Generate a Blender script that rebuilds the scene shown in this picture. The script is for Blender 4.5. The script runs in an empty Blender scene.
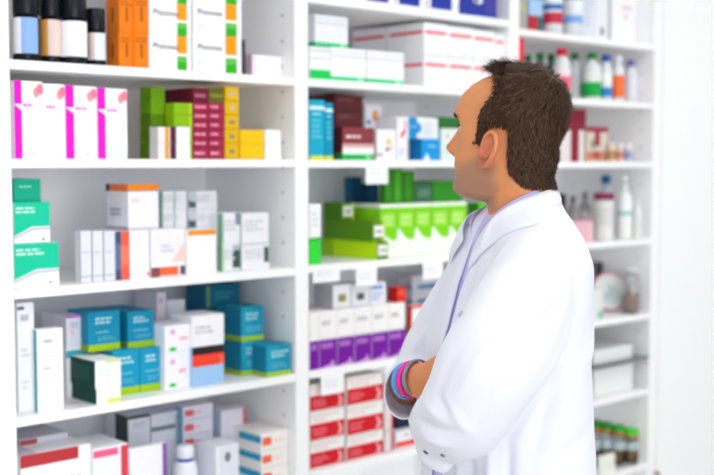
import bpy, bmesh, math, random
import numpy as np
from mathutils import Vector, Matrix
random.seed(7)
SC = bpy.context.scene
COL = SC.collection
PI = math.pi
# ------------------------------------------------------------------ camera geometry (calibration of the photograph)
F_PX = 1150.0; D = 2.25; CAM_Z = 1.60
YAW = math.radians(47.6)            # between camera axis and the run of the shelves
PITCH = math.radians(3.71)
Rv = Vector((math.sin(YAW), -math.cos(YAW), 0))
Hv = Vector((math.cos(YAW), math.sin(YAW), 0))
Fv = Vector((Hv.x*math.cos(PITCH), Hv.y*math.cos(PITCH), -math.sin(PITCH)))
Uv = Rv.cross(Fv)
CAM = Vector((0, -D, CAM_Z))
def ray(px, py): return Fv + Rv*((px-357)/F_PX) - Uv*((py-237.5)/F_PX)
def onY(px, py, y):                 # point of the vertical plane Y=y
    r = ray(px, py); return CAM + r*((y-CAM.y)/r.y)
def onX(px, py, x):
    r = ray(px, py); return CAM + r*((x-CAM.x)/r.x)
# ------------------------------------------------------------------ materials
def lin(h):
    h = h.lstrip('#'); o = []
    for i in (0, 2, 4):
        c = int(h[i:i+2], 16)/255
        o.append(c/12.92 if c <= .04045 else ((c+.055)/1.055)**2.4)
    return (*o, 1)
MC = {}
def mat(h, rough=.5, spec=.22, trans=0, bump=0, bscale=60, metal=0, sss=0, name=None, sheen=0, alpha=1, var=0.03):
    key = (h, rough, trans, bump, metal, sss, alpha, bscale)
    if key in MC: return MC[key]
    m = bpy.data.materials.new(name or ('paint_'+h.strip('#'))); m.use_nodes = True
    nt = m.node_tree; b = nt.nodes['Principled BSDF']
    b.inputs['Roughness'].default_value = rough
    b.inputs['Specular IOR Level'].default_value = spec
    b.inputs['Metallic'].default_value = metal
    b.inputs['Transmission Weight'].default_value = trans
    b.inputs['Alpha'].default_value = alpha
    if sheen: b.inputs['Sheen Weight'].default_value = sheen
    if sss:
        b.inputs['Subsurface Weight'].default_value = sss
        b.inputs['Subsurface Radius'].default_value = (.012, .005, .003)
        b.inputs['Subsurface Scale'].default_value = 1
    c = lin(h)
    tc = nt.nodes.new('ShaderNodeTexCoord'); no = nt.nodes.new('ShaderNodeTexNoise')
    no.inputs['Scale'].default_value = bscale
    nt.links.new(tc.outputs['Object'], no.inputs['Vector'])
    mx = nt.nodes.new('ShaderNodeMix'); mx.data_type = 'RGBA'
    mx.inputs['A'].default_value = tuple(v*(1-var) for v in c[:3])+(1,)
    mx.inputs['B'].default_value = tuple(min(1, v*(1+var)) for v in c[:3])+(1,)
    nt.links.new(no.outputs['Fac'], mx.inputs['Factor']); nt.links.new(mx.outputs['Result'], b.inputs['Base Color'])
    if bump:
        bp = nt.nodes.new('ShaderNodeBump'); bp.inputs['Strength'].default_value = bump; bp.inputs['Distance'].default_value = .001
        nt.links.new(no.outputs['Fac'], bp.inputs['Height']); nt.links.new(bp.outputs['Normal'], b.inputs['Normal'])
    MC[key] = m; return m
M_LAM = mat('#f6f6f6', .35, name='white_laminate', var=.01)
M_WALL = mat('#f3f5f4', .6, name='white_wall_paint', bump=.1, bscale=200, var=.01)
# ------------------------------------------------------------------ object helpers
def tag(o, label=None, cat=None, group=None, kind=None):
    if label: o['label'] = label
    if cat: o['category'] = cat
    if group: o['group'] = group
    if kind: o['kind'] = kind
    return o
def empty(name, loc):
    o = bpy.data.objects.new(name, None); COL.objects.link(o); o.location = loc; o.empty_display_size = .05; return o
def translucent(m, col, k):
    nt = m.node_tree; b = nt.nodes['Principled BSDF']; out = nt.nodes['Material Output']
    t = nt.nodes.new('ShaderNodeBsdfTranslucent'); t.inputs[0].default_value = lin(col)
    x = nt.nodes.new('ShaderNodeMixShader'); x.inputs[0].default_value = k
    nt.links.new(b.outputs[0], x.inputs[1]); nt.links.new(t.outputs[0], x.inputs[2]); nt.links.new(x.outputs[0], out.inputs[0])
class MB:
    """collects shapes with materials; build() links ONE mesh object"""
    def __init__(s): s.bm = bmesh.new(); s.ms = []
    def mi(s, m):
        if m not in s.ms: s.ms.append(m)
        return s.ms.index(m)
    def box(s, x0, y0, z0, x1, y1, z1, m, bev=0.0):
        r = bmesh.ops.create_cube(s.bm, size=1)
        for v in r['verts']:
            v.co = Vector(((x0+x1)/2+v.co.x*(x1-x0), (y0+y1)/2+v.co.y*(y1-y0), (z0+z1)/2+v.co.z*(z1-z0)))
        fs = set(f for v in r['verts'] for f in v.link_faces)
        for f in fs: f.material_index = s.mi(m)
        if bev:
            es = set(e for v in r['verts'] for e in v.link_edges)
            q = bmesh.ops.bevel(s.bm, geom=list(es), offset=bev, segments=2, affect='EDGES', profile=.6)
            for f in q['faces']: f.material_index = s.mi(m)
        return s
    def quad(s, pts, m):
        f = s.bm.faces.new([s.bm.verts.new(p) for p in pts]); f.material_index = s.mi(m); return s
    def lathe(s, prof, m, c=(0, 0, 0), n=28, a0=0, a1=2*PI, smooth=True, sx=1, sy=1, caps=True):
        full = abs(a1-a0-2*PI) < 1e-6
        k = n if full else n+1
        rings = []
        for r, z in prof:
            rings.append([s.bm.verts.new((c[0]+sx*r*math.cos(a0+(a1-a0)*i/n), c[1]+sy*r*math.sin(a0+(a1-a0)*i/n), c[2]+z)) for i in range(k)])
        for a, b in zip(rings, rings[1:]):
            for i in range(k if full else k-1):
                j = (i+1) % k
                f = s.bm.faces.new((a[i], a[j], b[j], b[i])); f.material_index = s.mi(m); f.smooth = smooth
        if full and caps:
            for rg, rev in ((rings[0], True), (rings[-1], False)):
                f = s.bm.faces.new(rg[::-1] if rev else rg); f.material_index = s.mi(m)
        return s
    def text(s, body, m, loc, size, rotz=0, rx=PI/2, ext=0.0002, shear=0):
        cu = bpy.data.curves.new('lettering', 'FONT'); cu.body = body; cu.size = size; cu.resolution_u = 3; cu.shear = shear
        o = bpy.data.objects.new('lettering', cu); COL.objects.link(o)
        dg = bpy.context.evaluated_depsgraph_get()
        me = bpy.data.meshes.new_from_object(o.evaluated_get(dg))
        me.transform(Matrix.Translation(loc) @ Matrix.Rotation(rotz, 4, 'Z') @ Matrix.Rotation(rx, 4, 'X'))
        old = set(s.bm.faces); s.bm.from_mesh(me)
        for f in s.bm.faces:
            if f not in old: f.material_index = s.mi(m)
        bpy.data.objects.remove(o); bpy.data.curves.remove(cu); bpy.data.meshes.remove(me)
        return s
    def build(s, name, parent=None, loc=(0, 0, 0)):
        me = bpy.data.meshes.new(name); s.bm.normal_update(); s.bm.to_mesh(me); s.bm.free()
        for m in s.ms: me.materials.append(m)
        o = bpy.data.objects.new(name, me); COL.objects.link(o); o.location = loc
        if parent: o.parent = parent
        return o
# ------------------------------------------------------------------ room shell
uX = lambda px, y=0: onY(px, 237, y).x
def zat(px, py, y=0): return onY(px, py, y).z
XL = (uX(0)-.012, uX(13))                       # uprights: left end, between the bays, right end
U1 = (uX(295.5), uX(308.5)); U2 = (uX(508), uX(517.5)); U3 = (uX(651.5), uX(659.5))
DEPTH = .40
ztop, zbot = 2.42, .06
def struct(name, mb, kind='structure'):
    return tag(mb.build(name), kind='structure')
mf = mat('#dedcd8', .35, bump=.05, bscale=8, name='floor_vinyl')
o = struct('floor', MB().box(-3, -6, -.1, 9, 1.2, 0, mf))
struct('ceiling', MB().box(-3, -3.6, 2.75, 9, 1.2, 2.85, mat('#fafafa', .8, name='ceiling_paint')))
struct('wall_back', MB().box(-3, DEPTH+.03, 0, 9, DEPTH+.15, 2.75, M_WALL))
mb = MB().box(U3[1]+.004, -.0, 0, U3[1]+1.6, DEPTH+.028, 2.75, M_WALL)
struct('wall_right', mb)
struct('trim_1', MB().box(U3[1]+.03, -.012, 0, U3[1]+1.6, -.0005, .09, M_LAM, .002))
# ------------------------------------------------------------------ shelving
unit = tag(empty('shelving_unit', (U1[0], 0, 0)), 'tall white laminate pharmacy shelving of three bays full of medicine packs', 'shelving')
ux0 = U1[0]
M_PIN = mat('#8d8f94', .4, name='shelf_pin_hole')
def upright(a, b, left, right):
    m = MB().box(a-ux0, 0, 0, b-ux0, DEPTH, ztop, M_LAM, .0015)
    for z in np.arange(.5, 2.3, .064):
        for y in (.05, .34):
            if right: m.box(b-ux0-.001, y-.003, z-.003, b-ux0+.0006, y+.003, z+.003, M_PIN)
            if left: m.box(a-ux0-.0006, y-.003, z-.003, a-ux0+.001, y+.003, z+.003, M_PIN)
    m.build('upright', unit)
upright(*XL, False, True); upright(*U1, True, True); upright(*U2, True, True); upright(*U3, True, False)
BAY = {'L': (XL[1], U1[0]), 'M': (U1[1], U2[0]), 'R': (U2[1], U3[0])}
for k, (a, b) in BAY.items():
    MB().box(a-ux0+.0005, DEPTH-.008, .06, b-ux0-.0005, DEPTH, ztop-.03, mat('#fafbff', .5, name='back_board', var=.01)).build('back_panel', unit)
    MB().box(a-ux0+.0005, .0, ztop-.03, b-ux0-.0005, DEPTH-.009, ztop, M_LAM).build('top_panel', unit)
    MB().box(a-ux0+.0005, .01, 0, b-ux0-.0005, DEPTH-.009, .06, M_LAM).build('plinth', unit)
SH = {}
TH = .0195
def shelf(key, px, py, th=TH, m=None, d0=0):
    z = zat(px, py, d0) if py is not None else px
    a, b = BAY[key[0]]
    MB().box(a-ux0+.0008, d0, z-th, b-ux0-.0008, DEPTH-.0085, z, m or M_LAM, .0012).build('shelf', unit)
    SH[key] = z
shelf('L1', 293, 77.5); shelf('L2', 293, 159.5); shelf('L3', 294, 268); shelf('L4', 296, 374)
z5 = SH['L4']-.285; shelf('L5', z5, None); shelf('L0', SH['L1']+.28, None)
shelf('L6', z5-.3, None); shelf('L7', z5-.6, None)
shelf('M0', 310, -5.5); shelf('M1', 310, 78.5); shelf('M2', 310, 160); shelf('M3', 310, 265.5); shelf('M4', 310, 371.5); shelf('M5', 310, 473)
shelf('M6', SH['M5']-.3, None); shelf('M7', SH['M5']-.6, None); shelf('M9', SH['M0']+.3, None)
shelf('R0', 650, 44.5); shelf('R1', 650, 103); shelf('R2', 650, 162); shelf('R3', 649, 238.5); shelf('R4', 649, 313)
shelf('R5', 648, 356.5, .006, mat('#6d7477', .2, name='smoked_edge')); shelf('R6', 648, 388.5); shelf('R7', 646, 463)
shelf('R8', SH['R7']-.3, None)
# ------------------------------------------------------------------ cartons
def shade_hex(h, k):
    h = h.strip('#'); return '#'+''.join('%02x' % max(0, min(255, int(int(h[i:i+2], 16)*k))) for i in (0, 2, 4))
class Rec: pass
E = .00035
def decal(m, W, Dp, H, face, u0, v0, u1, v1, col, lvl=1):
    e = E*lvl; mt = mat(col) if isinstance(col, str) else col
    def P(u, v):
        if face == 'F': return (-W/2+u*W, -e, v*H)
        if face == 'L': return (-W/2-e, Dp-u*Dp, v*H)       # u from the back to the front, as seen
        if face == 'T': return (-W/2+u*W, v*Dp, H+e)
    m.quad([P(u0, v0), P(u1, v0), P(u1, v1), P(u0, v1)], mt)
def poly(m, W, Dp, H, face, pts, col, lvl=1):
    e = E*lvl; mt = mat(col)
    if face == 'F': q = [(-W/2+u*W, -e, v*H) for u, v in pts]
    elif face == 'L': q = [(-W/2-e, Dp-u*Dp, v*H) for u, v in pts]
    m.quad(q, mt)
def words(m, W, Dp, H, face, u0, v0, u1, v1, n, col, lvl=2):
    rnd = random.Random(int(u0*1000+v0*77+W*9999))
    lh = (v1-v0)/(n*1.8)
    for i in range(n):
        y = v1-(i+1)*(v1-v0)/n+lh*.3; x = u0; end = u0+(u1-u0)*rnd.uniform(.6, 1)
        while x < end:
            w = rnd.uniform(.10, .28)*(u1-u0)
            decal(m, W, Dp, H, face, x, y, min(x+w, end), y+lh, col, lvl); x += w+.05*(u1-u0)
def circ(m, W, Dp, H, face, u, v, r, col, lvl=2, n=14, sq=1):      # r in metres
    w = W if face == 'F' else Dp
    poly(m, W, Dp, H, face, [(u+r/w*math.cos(2*PI*i/n), v+sq*r/H*math.sin(2*PI*i/n)) for i in range(n)], col, lvl)
ALL = []
def carton(label, base, xl, xr, yt, col='#f2f2f4', d=.015, dep=.12, xb=None, dec=(), group=None, name='medicine_box', cat='box', gap=.0008, h=None, yref=None, parent=None):
    """base: shelf key or a Rec below; xl..xr: front face in the photograph; yt: its top edge"""
    z0 = SH[base]+.0003 if isinstance(base, str) else base.top+.0006
    if isinstance(base, Rec) and d is None: d = base.d
    y = yref if yref is not None else yt+12
    x0 = onY(xl, y, d).x; x1 = onY(xr, y, d).x
    H = h if h else onY((xl+xr)/2, yt, d).z-z0
    if xb is not None: dep = onX(xb, y, x0).y-d
    k = BAY[base[0]] if isinstance(base, str) else base.bay
    x0 = max(x0, k[0]+.0015); x1 = min(x1, k[1]-.0015)
    dep = min(dep, DEPTH-.011-d)
    W = x1-x0-gap
    m = MB().box(-W/2, 0, 0, W/2, dep, H, mat(col), .0006)
    # glued flap line of the carton, on the front end
    global E
    for qi, q in enumerate(dec):
        E = .00025*(1+.45*qi)
        if q[0] == 'txt': words(m, W, dep, H, *q[1:])
        elif q[0] == 'circ': circ(m, W, dep, H, *q[1:])
        elif q[0] == 'poly': poly(m, W, dep, H, *q[1:])
        elif q[0] == 'font':
            _, body, u, v, size, c = q; m.text(body, mat(c), (-W/2+u*W, -2.5*E, v*H), size)
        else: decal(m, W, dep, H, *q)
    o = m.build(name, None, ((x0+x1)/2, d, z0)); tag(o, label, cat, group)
    r = Rec(); r.o = o; r.top = z0+H; r.d = d; r.x0 = x0; r.x1 = x1; r.H = H; r.bay = k; r.dep = dep
    ALL.append(r); return r
def vessel(name, label, cat, base, xc, wpx, yt, prof, d, parts, group=None, sy=1, ybase=None):
    """round thing; prof: [(r,z)] with r,z in 0..1 of half width and height; parts: (name, prof, material)"""
    z0 = SH[base]+.0003 if isinstance(base, str) else base.top+.0006
    R = (onY(xc+wpx/2, yt+10, d).x-onY(xc-wpx/2, yt+10, d).x)/2
    # a round thing shows its full width across the line of sight
    p = onY(xc, yt+10, d); dist = (p-CAM).dot(Fv); R = wpx/2*dist/F_PX
    y = d+R
    p = onY(xc, yt+10, y); H = onY(xc, yt, y).z-z0
    root = tag(empty(name, (p.x, y, z0)), label, cat, group)
    for nm, pr, mt in parts:
        MB().lathe([(max(r, .001)*R, z*H) for r, z in pr], mt, sy=sy).build(nm, root)
    r = Rec(); r.o = root; r.top = z0+H; r.R = R; r.H = H; r.y = y; r.x = p.x
    return r
ordn = ['first', 'second', 'third', 'fourth', 'fifth', 'sixth', 'seventh']
W_ = '#f3f3f6'; GT = '#9aa0aa'; TEAL = '#0f8fb4'; LIME = '#a4c90c'; ORG = '#f08512'; MAG = '#ec14c4'
# ================= LEFT BAY, shelf 1 =================
gl_black = mat('#10141c', .25, name='black_plastic'); lab_w = mat('#eef1f6', .5, name='jar_label_white')
def jar_black(label, xc, w, yt, lidy, labs, d=.012, yb0=None):
    z = SH['L1']
    H0 = None
    base = 'L1'
    body = [(.0, 0), (.93, 0), (1, .03), (1, .575), (.9, .60), (.75, .61), (.0, .61)]
    lid = [(.0, .612), (.96, .612), (.98, .63), (.98, .985), (.93, 1.0), (.0, 1.0)]
    r = vessel('supplement_jar', label, 'jar', base, xc, w, yt, None, d, [('body', body, gl_black), ('lid', lid, gl_black)], 'black supplement jars on the top left shelf')
    for nm, a0, a1, c in labs:           # label wraps the front, angles in degrees of the -Y side as seen from the aisle
        MB().lathe([(r.R*1.008, .10*r.H), (r.R*1.012, .105*r.H), (r.R*1.012, .565*r.H), (r.R*1.008, .57*r.H)], mat(c, .5), n=20, a0=math.radians(a0), a1=math.radians(a1)).build(nm, r.o)
    return r
jar_black('black lidded jar with white and pale blue label, leftmost on top shelf', 25.5, 27, -14, 0, [('label', 170, 222, '#eef1f6'), ('label', 222.5, 300, '#8fb4ea')])
jar_black('black lidded jar with orange and pale pink label, between two other jars', 50, 22, -12, 0, [('label', 160, 228, '#e0a04a'), ('label', 228.5, 320, '#e6cfc8')], d=.03)
jar_black('large black lidded jar with plain white label and two small dots', 73, 27, -10, 0, [('label', 150, 320, '#f3f5f8')], d=.012)
jar_black('smaller black lidded jar with beige and pale blue label beside orange boxes', 95.5, 19.5, 9, 0, [('label', 160, 232, '#e2cfc6'), ('label', 232.5, 320, '#dfe8f6')], d=.02)
# orange boxes 2x2
OD = (('F', .42, .3, .6, .7, '#a85a08'), ('txt', 'F', .1, .72, .9, .9, 2, '#b5620c'), ('L', .4, .3, .6, .7, '#a85a08'))
cols = [(108, 127, .10), (127.5, 148, .015)]
for ci, (a, b, d) in enumerate([(119, 134, .02), (134, 148.5, .015)]):
    r = carton('orange medicine box with a dark print, lower one of the %s orange stack' % ('left-hand' if ci == 0 else 'right-hand'), 'L1', a, b, 33, '#ef7d12', d=d, xb=(106 if ci == 0 else None), dep=.1, dec=OD, group='orange boxes on the top left shelf')
    carton('orange medicine box with a dark print, upper one of the %s orange stack' % ('left-hand' if ci == 0 else 'right-hand'), r, a, b, -4, '#ef7d12', d=d, xb=(106 if ci == 0 else None), dep=.1, dec=OD, group='orange boxes on the top left shelf')
# white boxes with orange and green squares
for ci, (a, b) in enumerate([(149, 191), (193, 241.5)]):
    r = 'L1'
    for ri, yt in enumerate((35.5, 3, -30)):
        w_ = ['bottom', 'middle', 'top'][ri]
        PD = [('F', .66, .50, .90, 1.0, '#f59a0c'), ('F', .66, .0, .9, .42, '#35ab1c'), ('F', .66, .25, .9, .42, '#5fc04c'),
              ('font', 'Phytonea', .08, .60, .019, '#5b6068'), ('txt', 'F', .08, .2, .2, .3, 1, '#c9ccd3'), ('L', .0, .0, .12, 1, '#d9b9ae')]
        r = carton('white box with orange and green squares, %s of the %s stack' % (w_, 'left' if ci == 0 else 'right'), r, a, b, yt, W_, d=.012, dep=.17, dec=PD, group='white boxes with orange and green squares')
carton('thin black and white box standing beside the stacked white boxes', 'L1', 242, 245.5, 40, '#3a3a42', d=.03, dep=.1)
carton('low white box with pale pink end near the right end of top shelf', 'L1', 252, 289, 56, '#f6f0f6', d=.05, dep=.12, dec=(('L', 0, 0, 1, 1, '#f3d9ea'), ('F', 0, 0, .12, 1, '#f4dcec')))
# ================= LEFT shelf 2 =================
def pink(label, a, b, yt, strip, d=.012):
    dec = []
    if strip:
        dec += [('F', 0, .0, .27, .62, MAG), ('F', 0, .70, .27, 1, MAG), ('poly', 'F', [(0, .62), (.27, .62), (.0, .70)], MAG)]
        dec += [('poly', 'F', [(0, .70), (.27, .72), (.27, .78), (0, .78)], MAG)]
    dec += [('circ', 'F', .78, .86, .0075, '#f79aa8', 2, 14, 1.5), ('circ', 'F', .9, .9, .0075, '#f4808f', 3, 14, 1.5),
            ('txt', 'F', .3 if strip else .1, .66, .8, .73, 1, '#ee86d2'), ('txt', 'F', .6, .04, .9, .09, 1, '#c7cbd2')]
    return carton(label, 'L2', a, b, yt, '#f6f6fa', d=d, dep=.08, dec=dec, group='tall white boxes with hearts on the left shelf')
pink('tall white box with magenta edge and heart, against the left upright', 13.5, 42.5, 81, True)
pink('tall white box with pink heart but no magenta edge, second from left', 43, 64.5, 84, False, .014)
pink('tall white box with magenta edge and heart, third from left', 65, 96.5, 86, True)
pink('tall white box with magenta edge and heart, nearest the green boxes', 97, 127, 88.5, True)
GR = '#6a9a06'; GRD = '#557f04'
r = 'L2'
for i, yt in enumerate((142.5, 128, 114, 101, 87)):
    r = carton('flat olive green box, %s from the bottom of the green stack' % ordn[i], r, 151, 165, yt, GR if i > 2 else GRD, d=.052, xb=140, dec=(('F', 0, .0, 1, .06, '#7fae1d'),), group='flat olive green boxes on the left shelf')
g5 = r
WB = (('L', 0, 0, 1, 1, '#e2dada'), ('F', .38, 0, .62, 1, '#e0a23a'), ('F', .68, 0, 1, 1, '#5a2036'))
r = carton('small white box with orange and maroon edge, lower of two', 'L2', 158, 176, 143, '#ece4e4', d=.012, dep=.035, dec=WB, group='small white boxes with orange and maroon edge')
carton('small white box with orange and maroon edge, upper of two', r, 158, 176, 127, '#ece4e4', d=.012, dep=.035, dec=WB, group='small white boxes with orange and maroon edge')
r = carton('small plain white box with green right edge, lower of two', 'L2', 176.6, 192, 143, W_, d=.012, dep=.035, dec=(('F', .86, 0, 1, 1, '#9fc93a'),), group='small plain white boxes with green edge')
r = carton('small plain white box with green right edge, upper of two', r, 176.6, 192, 127, W_, d=.012, dep=.035, dec=(('F', .86, 0, 1, 1, '#9fc93a'),), group='small plain white boxes with green edge')
r = carton('bright green box resting on the small white boxes beside the crimson stack', r, 174, 192, 103, '#86b60a', d=.012, dep=.037, dec=(('F', .86, 0, 1, 1, '#a9d620'), ('F', 0, .48, 1, .52, '#719c06')))
CR = '#a8264c'
def lvl(r, n, y0, y1): return [y0+(y1-y0)*(i+1)/n for i in range(n)]
for ci, (a, b) in enumerate([(193, 208.5), (209, 224.5)]):
    r = 'L2'
    for i, yt in enumerate(lvl(r, 6, 157.5, 103)):
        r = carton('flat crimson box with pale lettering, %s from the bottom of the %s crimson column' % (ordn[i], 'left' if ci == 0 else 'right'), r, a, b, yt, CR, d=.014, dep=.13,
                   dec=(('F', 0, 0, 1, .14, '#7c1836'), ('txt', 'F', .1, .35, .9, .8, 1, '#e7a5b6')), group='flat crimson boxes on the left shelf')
    if ci == 0: r1 = r
    else: r2 = r
carton('dark maroon box with pale lettering lying on top of the left crimson column', r1, 193, 208.5, 88, '#6c1430', d=.014, dep=.13, dec=(('txt', 'F', .1, .3, .9, .7, 1, '#b56a80'),))
carton('dark olive box lying on top of the right crimson column', r2, 209, 224.5, 88, '#5f5e12', d=.014, dep=.13, dec=(('txt', 'F', .1, .3, .9, .7, 1, '#8b8a3a'),))
r = 'L2'
for i, yt in enumerate(lvl(r, 5, 157.8, 87)):
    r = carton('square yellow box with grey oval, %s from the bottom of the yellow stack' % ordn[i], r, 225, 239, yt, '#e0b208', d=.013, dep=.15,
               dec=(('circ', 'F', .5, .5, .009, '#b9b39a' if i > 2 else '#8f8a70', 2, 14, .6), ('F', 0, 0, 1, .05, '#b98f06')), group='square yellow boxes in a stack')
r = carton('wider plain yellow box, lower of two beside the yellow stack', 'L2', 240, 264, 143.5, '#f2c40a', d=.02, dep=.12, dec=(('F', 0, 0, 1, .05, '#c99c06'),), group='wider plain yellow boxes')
carton('wider plain yellow box, upper of two beside the yellow stack', r, 240, 264, 130, '#f2c40a', d=.02, dep=.12, group='wider plain yellow boxes')
carton('plain white box at the right end of the shelf with yellow boxes', 'L2', 265, 281, 130, '#f6f6f2', d=.02, dep=.1)
# ================= LEFT shelf 3 =================
TG = '#16c79d'
tdec = [('F', 0, .40, 1, 1, TG), ('poly', 'F', [(0, .18), (.5, .40), (0, .40)], TG), ('txt', 'F', .05, .72, .85, .9, 2, '#c9f4e6'), ('poly', 'F', [(0, .1), (.5, .30), (1, .32), (1, .38), (.5, .37), (0, .16)], '#c6cadb'), ('circ', 'F', .8, .08, .003, '#7d828c')]
r = carton('wide white carton with turquoise top band, lowest of three at the left upright', 'L3', 13.5, 59, 243, W_, d=.03, dep=.13, dec=tdec)
r = carton('white carton with turquoise top band, middle of three at the left upright', r, 13.5, 50, 202, W_, d=.03, dep=.13, dec=tdec)
carton('dark green turquoise carton, top of three at the left upright', r, 13.5, 41, 179, '#0fa583', d=.03, dep=.13, dec=(('txt', 'F', .2, .6, .8, .75, 1, '#7fd9c2'), ('F', 0, 0, 1, .1, '#0d9273')))
GB = '#dfe0e8'
gd = (('F', .0, 0, .05, 1, '#a9abb8'), ('txt', 'F', .2, .55, .8, .62, 1, '#c3c5d0'), ('F', 0, .1, 1, .13, '#b9bac6'), ('L', .9, 0, 1, 1, '#b4b5c2'))
row = []
for i, (a, b) in enumerate([(80, 91.5), (92, 103), (103.5, 114.7)]):
    row.append(carton('narrow pale grey box, %s from left in a row of three' % ordn[i], 'L3', a, b, 231, GB, d=.035, dep=.024, dec=gd, group='narrow pale grey boxes in a row'))
rr = carton('white box with navy and coral left edge beside the narrow grey boxes', 'L3', 115, 149, 231, '#f5f6fa', d=.035, dep=.1,
            dec=(('F', 0, 0, .17, 1, '#3c5078'), ('F', 0, .2, .17, .75, '#5d7396'), ('F', .17, 0, .42, 1, '#f3604e'), ('F', .17, .3, .42, .7, '#f47a62'), ('F', .93, .05, 1, .12, '#f3604e')))
carton('white carton with orange top edge lying across the narrow boxes', rr, 128, 158.5, 184, '#ebe9f3', d=.04, xb=106, dec=(('F', 0, .86, 1, 1, '#e8871c'), ('L', .0, .84, 1, 1, '#ee7c3a'), ('L', 0, .84, .16, 1, '#3d4058'), ('txt', 'F', .1, .62, .5, .68, 1, '#f0a090'), ('txt', 'L', .2, .3, .8, .5, 2, '#a9aabc'), ('L', 0, 0, 1, .08, '#b2b0be'), ('F', 0, 0, 1, .06, '#cac8d2'), ('F', 0, .84, 1, .86, '#a99ca2')))
r = carton('pale box with coral band along its bottom edge', 'L3', 150.5, 185, 229, '#eceaf2', d=.035, dep=.05, dec=(('F', .08, .02, .8, .2, '#f2683a'), ('F', 0, .0, .25, .2, '#8a4a52'), ('F', .85, .02, 1, .2, '#5a5560'), ('poly', 'F', [(.6, .3), (.98, .3), (.98, .7)], '#f3cfc2'), ('txt', 'F', .3, .5, .7, .7, 2, '#cfcdd8')))
carton('white square box with orange strip along its top edge', 'L3', 186.5, 216, 230, '#fafafc', d=.03, dep=.05, dec=(('F', .05, .88, 1, 1, '#f0951c'), ('F', .0, .0, .03, 1, '#f3e0d8'), ('txt', 'F', .4, .75, .7, .79, 1, '#f4c0a0')))
GS = '#4d5d64'
def gbox(label, a, b, yb, yt, d, base, extra=(), **k):
    return carton(label, base, a, b, yt, '#e9eaef', d=d, dec=(('L', .8, 0, 1, 1, '#7fa890'), ('txt', 'F', .1, .4, .8, .8, 3, '#c9ccd4'))+tuple(extra), **k)
s1 = carton('pale grey carton standing behind the coral banded box', 'L3', 160, 187, 229, '#e2e3ea', d=.10, dep=.12)
s2 = carton('pale grey carton standing behind the orange strip box', 'L3', 187.8, 217, 229, '#e2e3ea', d=.10, dep=.12)
for lab, s, a, b, ex in (('left', s1, 160, 187, (('F', 0, 0, .1, 1, '#7c988a'), ('F', .5, 0, .56, 1, '#9cb5a6'))), ('right', s2, 187.8, 217, (('F', 0, 0, .28, 1, '#c4ccd8'), ('F', .02, .1, .27, .5, GS)))):
    q = gbox('pale box with grey green print, lower of the %s pair behind' % lab, a, b, 0, 209.5, .10, s, ex, dep=.12, group='pale boxes with grey green print')
    gbox('pale box with grey green print, upper of the %s pair behind' % lab, a, b, 0, 191, .10, q, ex, dep=.12, group='pale boxes with grey green print')
q = gbox('white box with dark green block in its middle, bottom right of the shelf', 222, 241, 0, 243.5, .045, 'L3', (('F', .55, .1, .95, .75, '#3f5a4c'), ('F', .55, .75, .95, .95, '#a9bccb'), ('F', 0, 0, .1, 1, '#a8dd9c')), dep=.1)
gbox('white box resting on the box with the dark green block', 222, 241, 0, 213, .045, q, (('F', .7, .6, .95, 1, '#8a8ea0'), ('F', .0, .0, .08, 1, '#9cc7a6')), dep=.1)
q = gbox('white box with slim dark green mark at its right edge', 241.5, 269.5, 0, 243.5, .04, 'L3', (('F', .80, .25, .98, .85, '#456052'), ('F', 0, .96, 1, 1, '#c5cdd0')), dep=.1)
gbox('plain white box resting on the box with the slim green mark', 241.5, 269.5, 0, 213, .04, q, (('F', .96, 0, 1, 1, '#b9cdbf'),), dep=.1)
# ================= LEFT shelf 4 =================
ts = (('txt', 'F', .2, .82, .7, .92, 1, '#b9bccb'), ('txt', 'F', .2, .5, .7, .6, 2, '#d4d6e0'), ('txt', 'F', .2, .2, .7, .3, 2, '#dadce5'))
carton('tallest white box standing against the left upright above the bottom shelf', 'L4', 17, 34, 303, '#f1f1f6', d=.05, dep=.07, dec=ts+(('F', 0, .94, .4, .97, '#5c6884'),))
carton('tall white box with thin teal left edge, second from the left upright', 'L4', 36.5, 63, 329, '#f3f3f8', d=.02, xb=30, dec=(('L', .5, 0, 1, 1, '#4aa5aa'), ('txt', 'F', .25, .82, .7, .9, 1, '#b9bccb'), ('F', 0, .66, 1, .675, '#dcdde4'), ('F', 0, .33, 1, .345, '#dcdde4'), ('txt', 'F', .25, .5, .7, .56, 1, '#c9cbd6')))
r = carton('white carton with teal stripe standing behind the tall white boxes', 'L4', 66, 92, 347, '#eeeef4', d=.12, dep=.08, dec=(('F', 0, .80, 1, .95, '#3fa8bf'),))
carton('pale carton with magenta top edge resting behind the tall white boxes', r, 66, 86, 315, '#e6e4f0', d=.12, xb=42, dec=(('F', 0, .92, 1, 1, '#c95cc4'), ('circ', 'F', .3, .45, .004, '#f0c090'), ('txt', 'F', .2, .6, .8, .8, 2, '#b9b6c8')))
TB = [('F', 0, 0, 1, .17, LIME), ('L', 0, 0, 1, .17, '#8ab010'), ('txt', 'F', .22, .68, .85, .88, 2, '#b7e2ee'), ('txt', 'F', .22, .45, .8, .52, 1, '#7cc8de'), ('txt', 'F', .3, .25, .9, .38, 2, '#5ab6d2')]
tgn = 'turquoise boxes with lime bottom band'
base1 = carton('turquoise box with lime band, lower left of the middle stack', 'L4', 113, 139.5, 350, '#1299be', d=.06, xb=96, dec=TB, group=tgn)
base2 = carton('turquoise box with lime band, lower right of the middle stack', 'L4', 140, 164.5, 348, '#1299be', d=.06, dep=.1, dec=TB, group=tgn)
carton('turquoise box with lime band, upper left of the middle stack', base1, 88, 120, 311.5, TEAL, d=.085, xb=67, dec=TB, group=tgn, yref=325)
carton('turquoise box with lime band, upper right of the middle stack', base2, 127.5, 154, 311, TEAL, d=.085, dep=.14, dec=TB, group=tgn)
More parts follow.
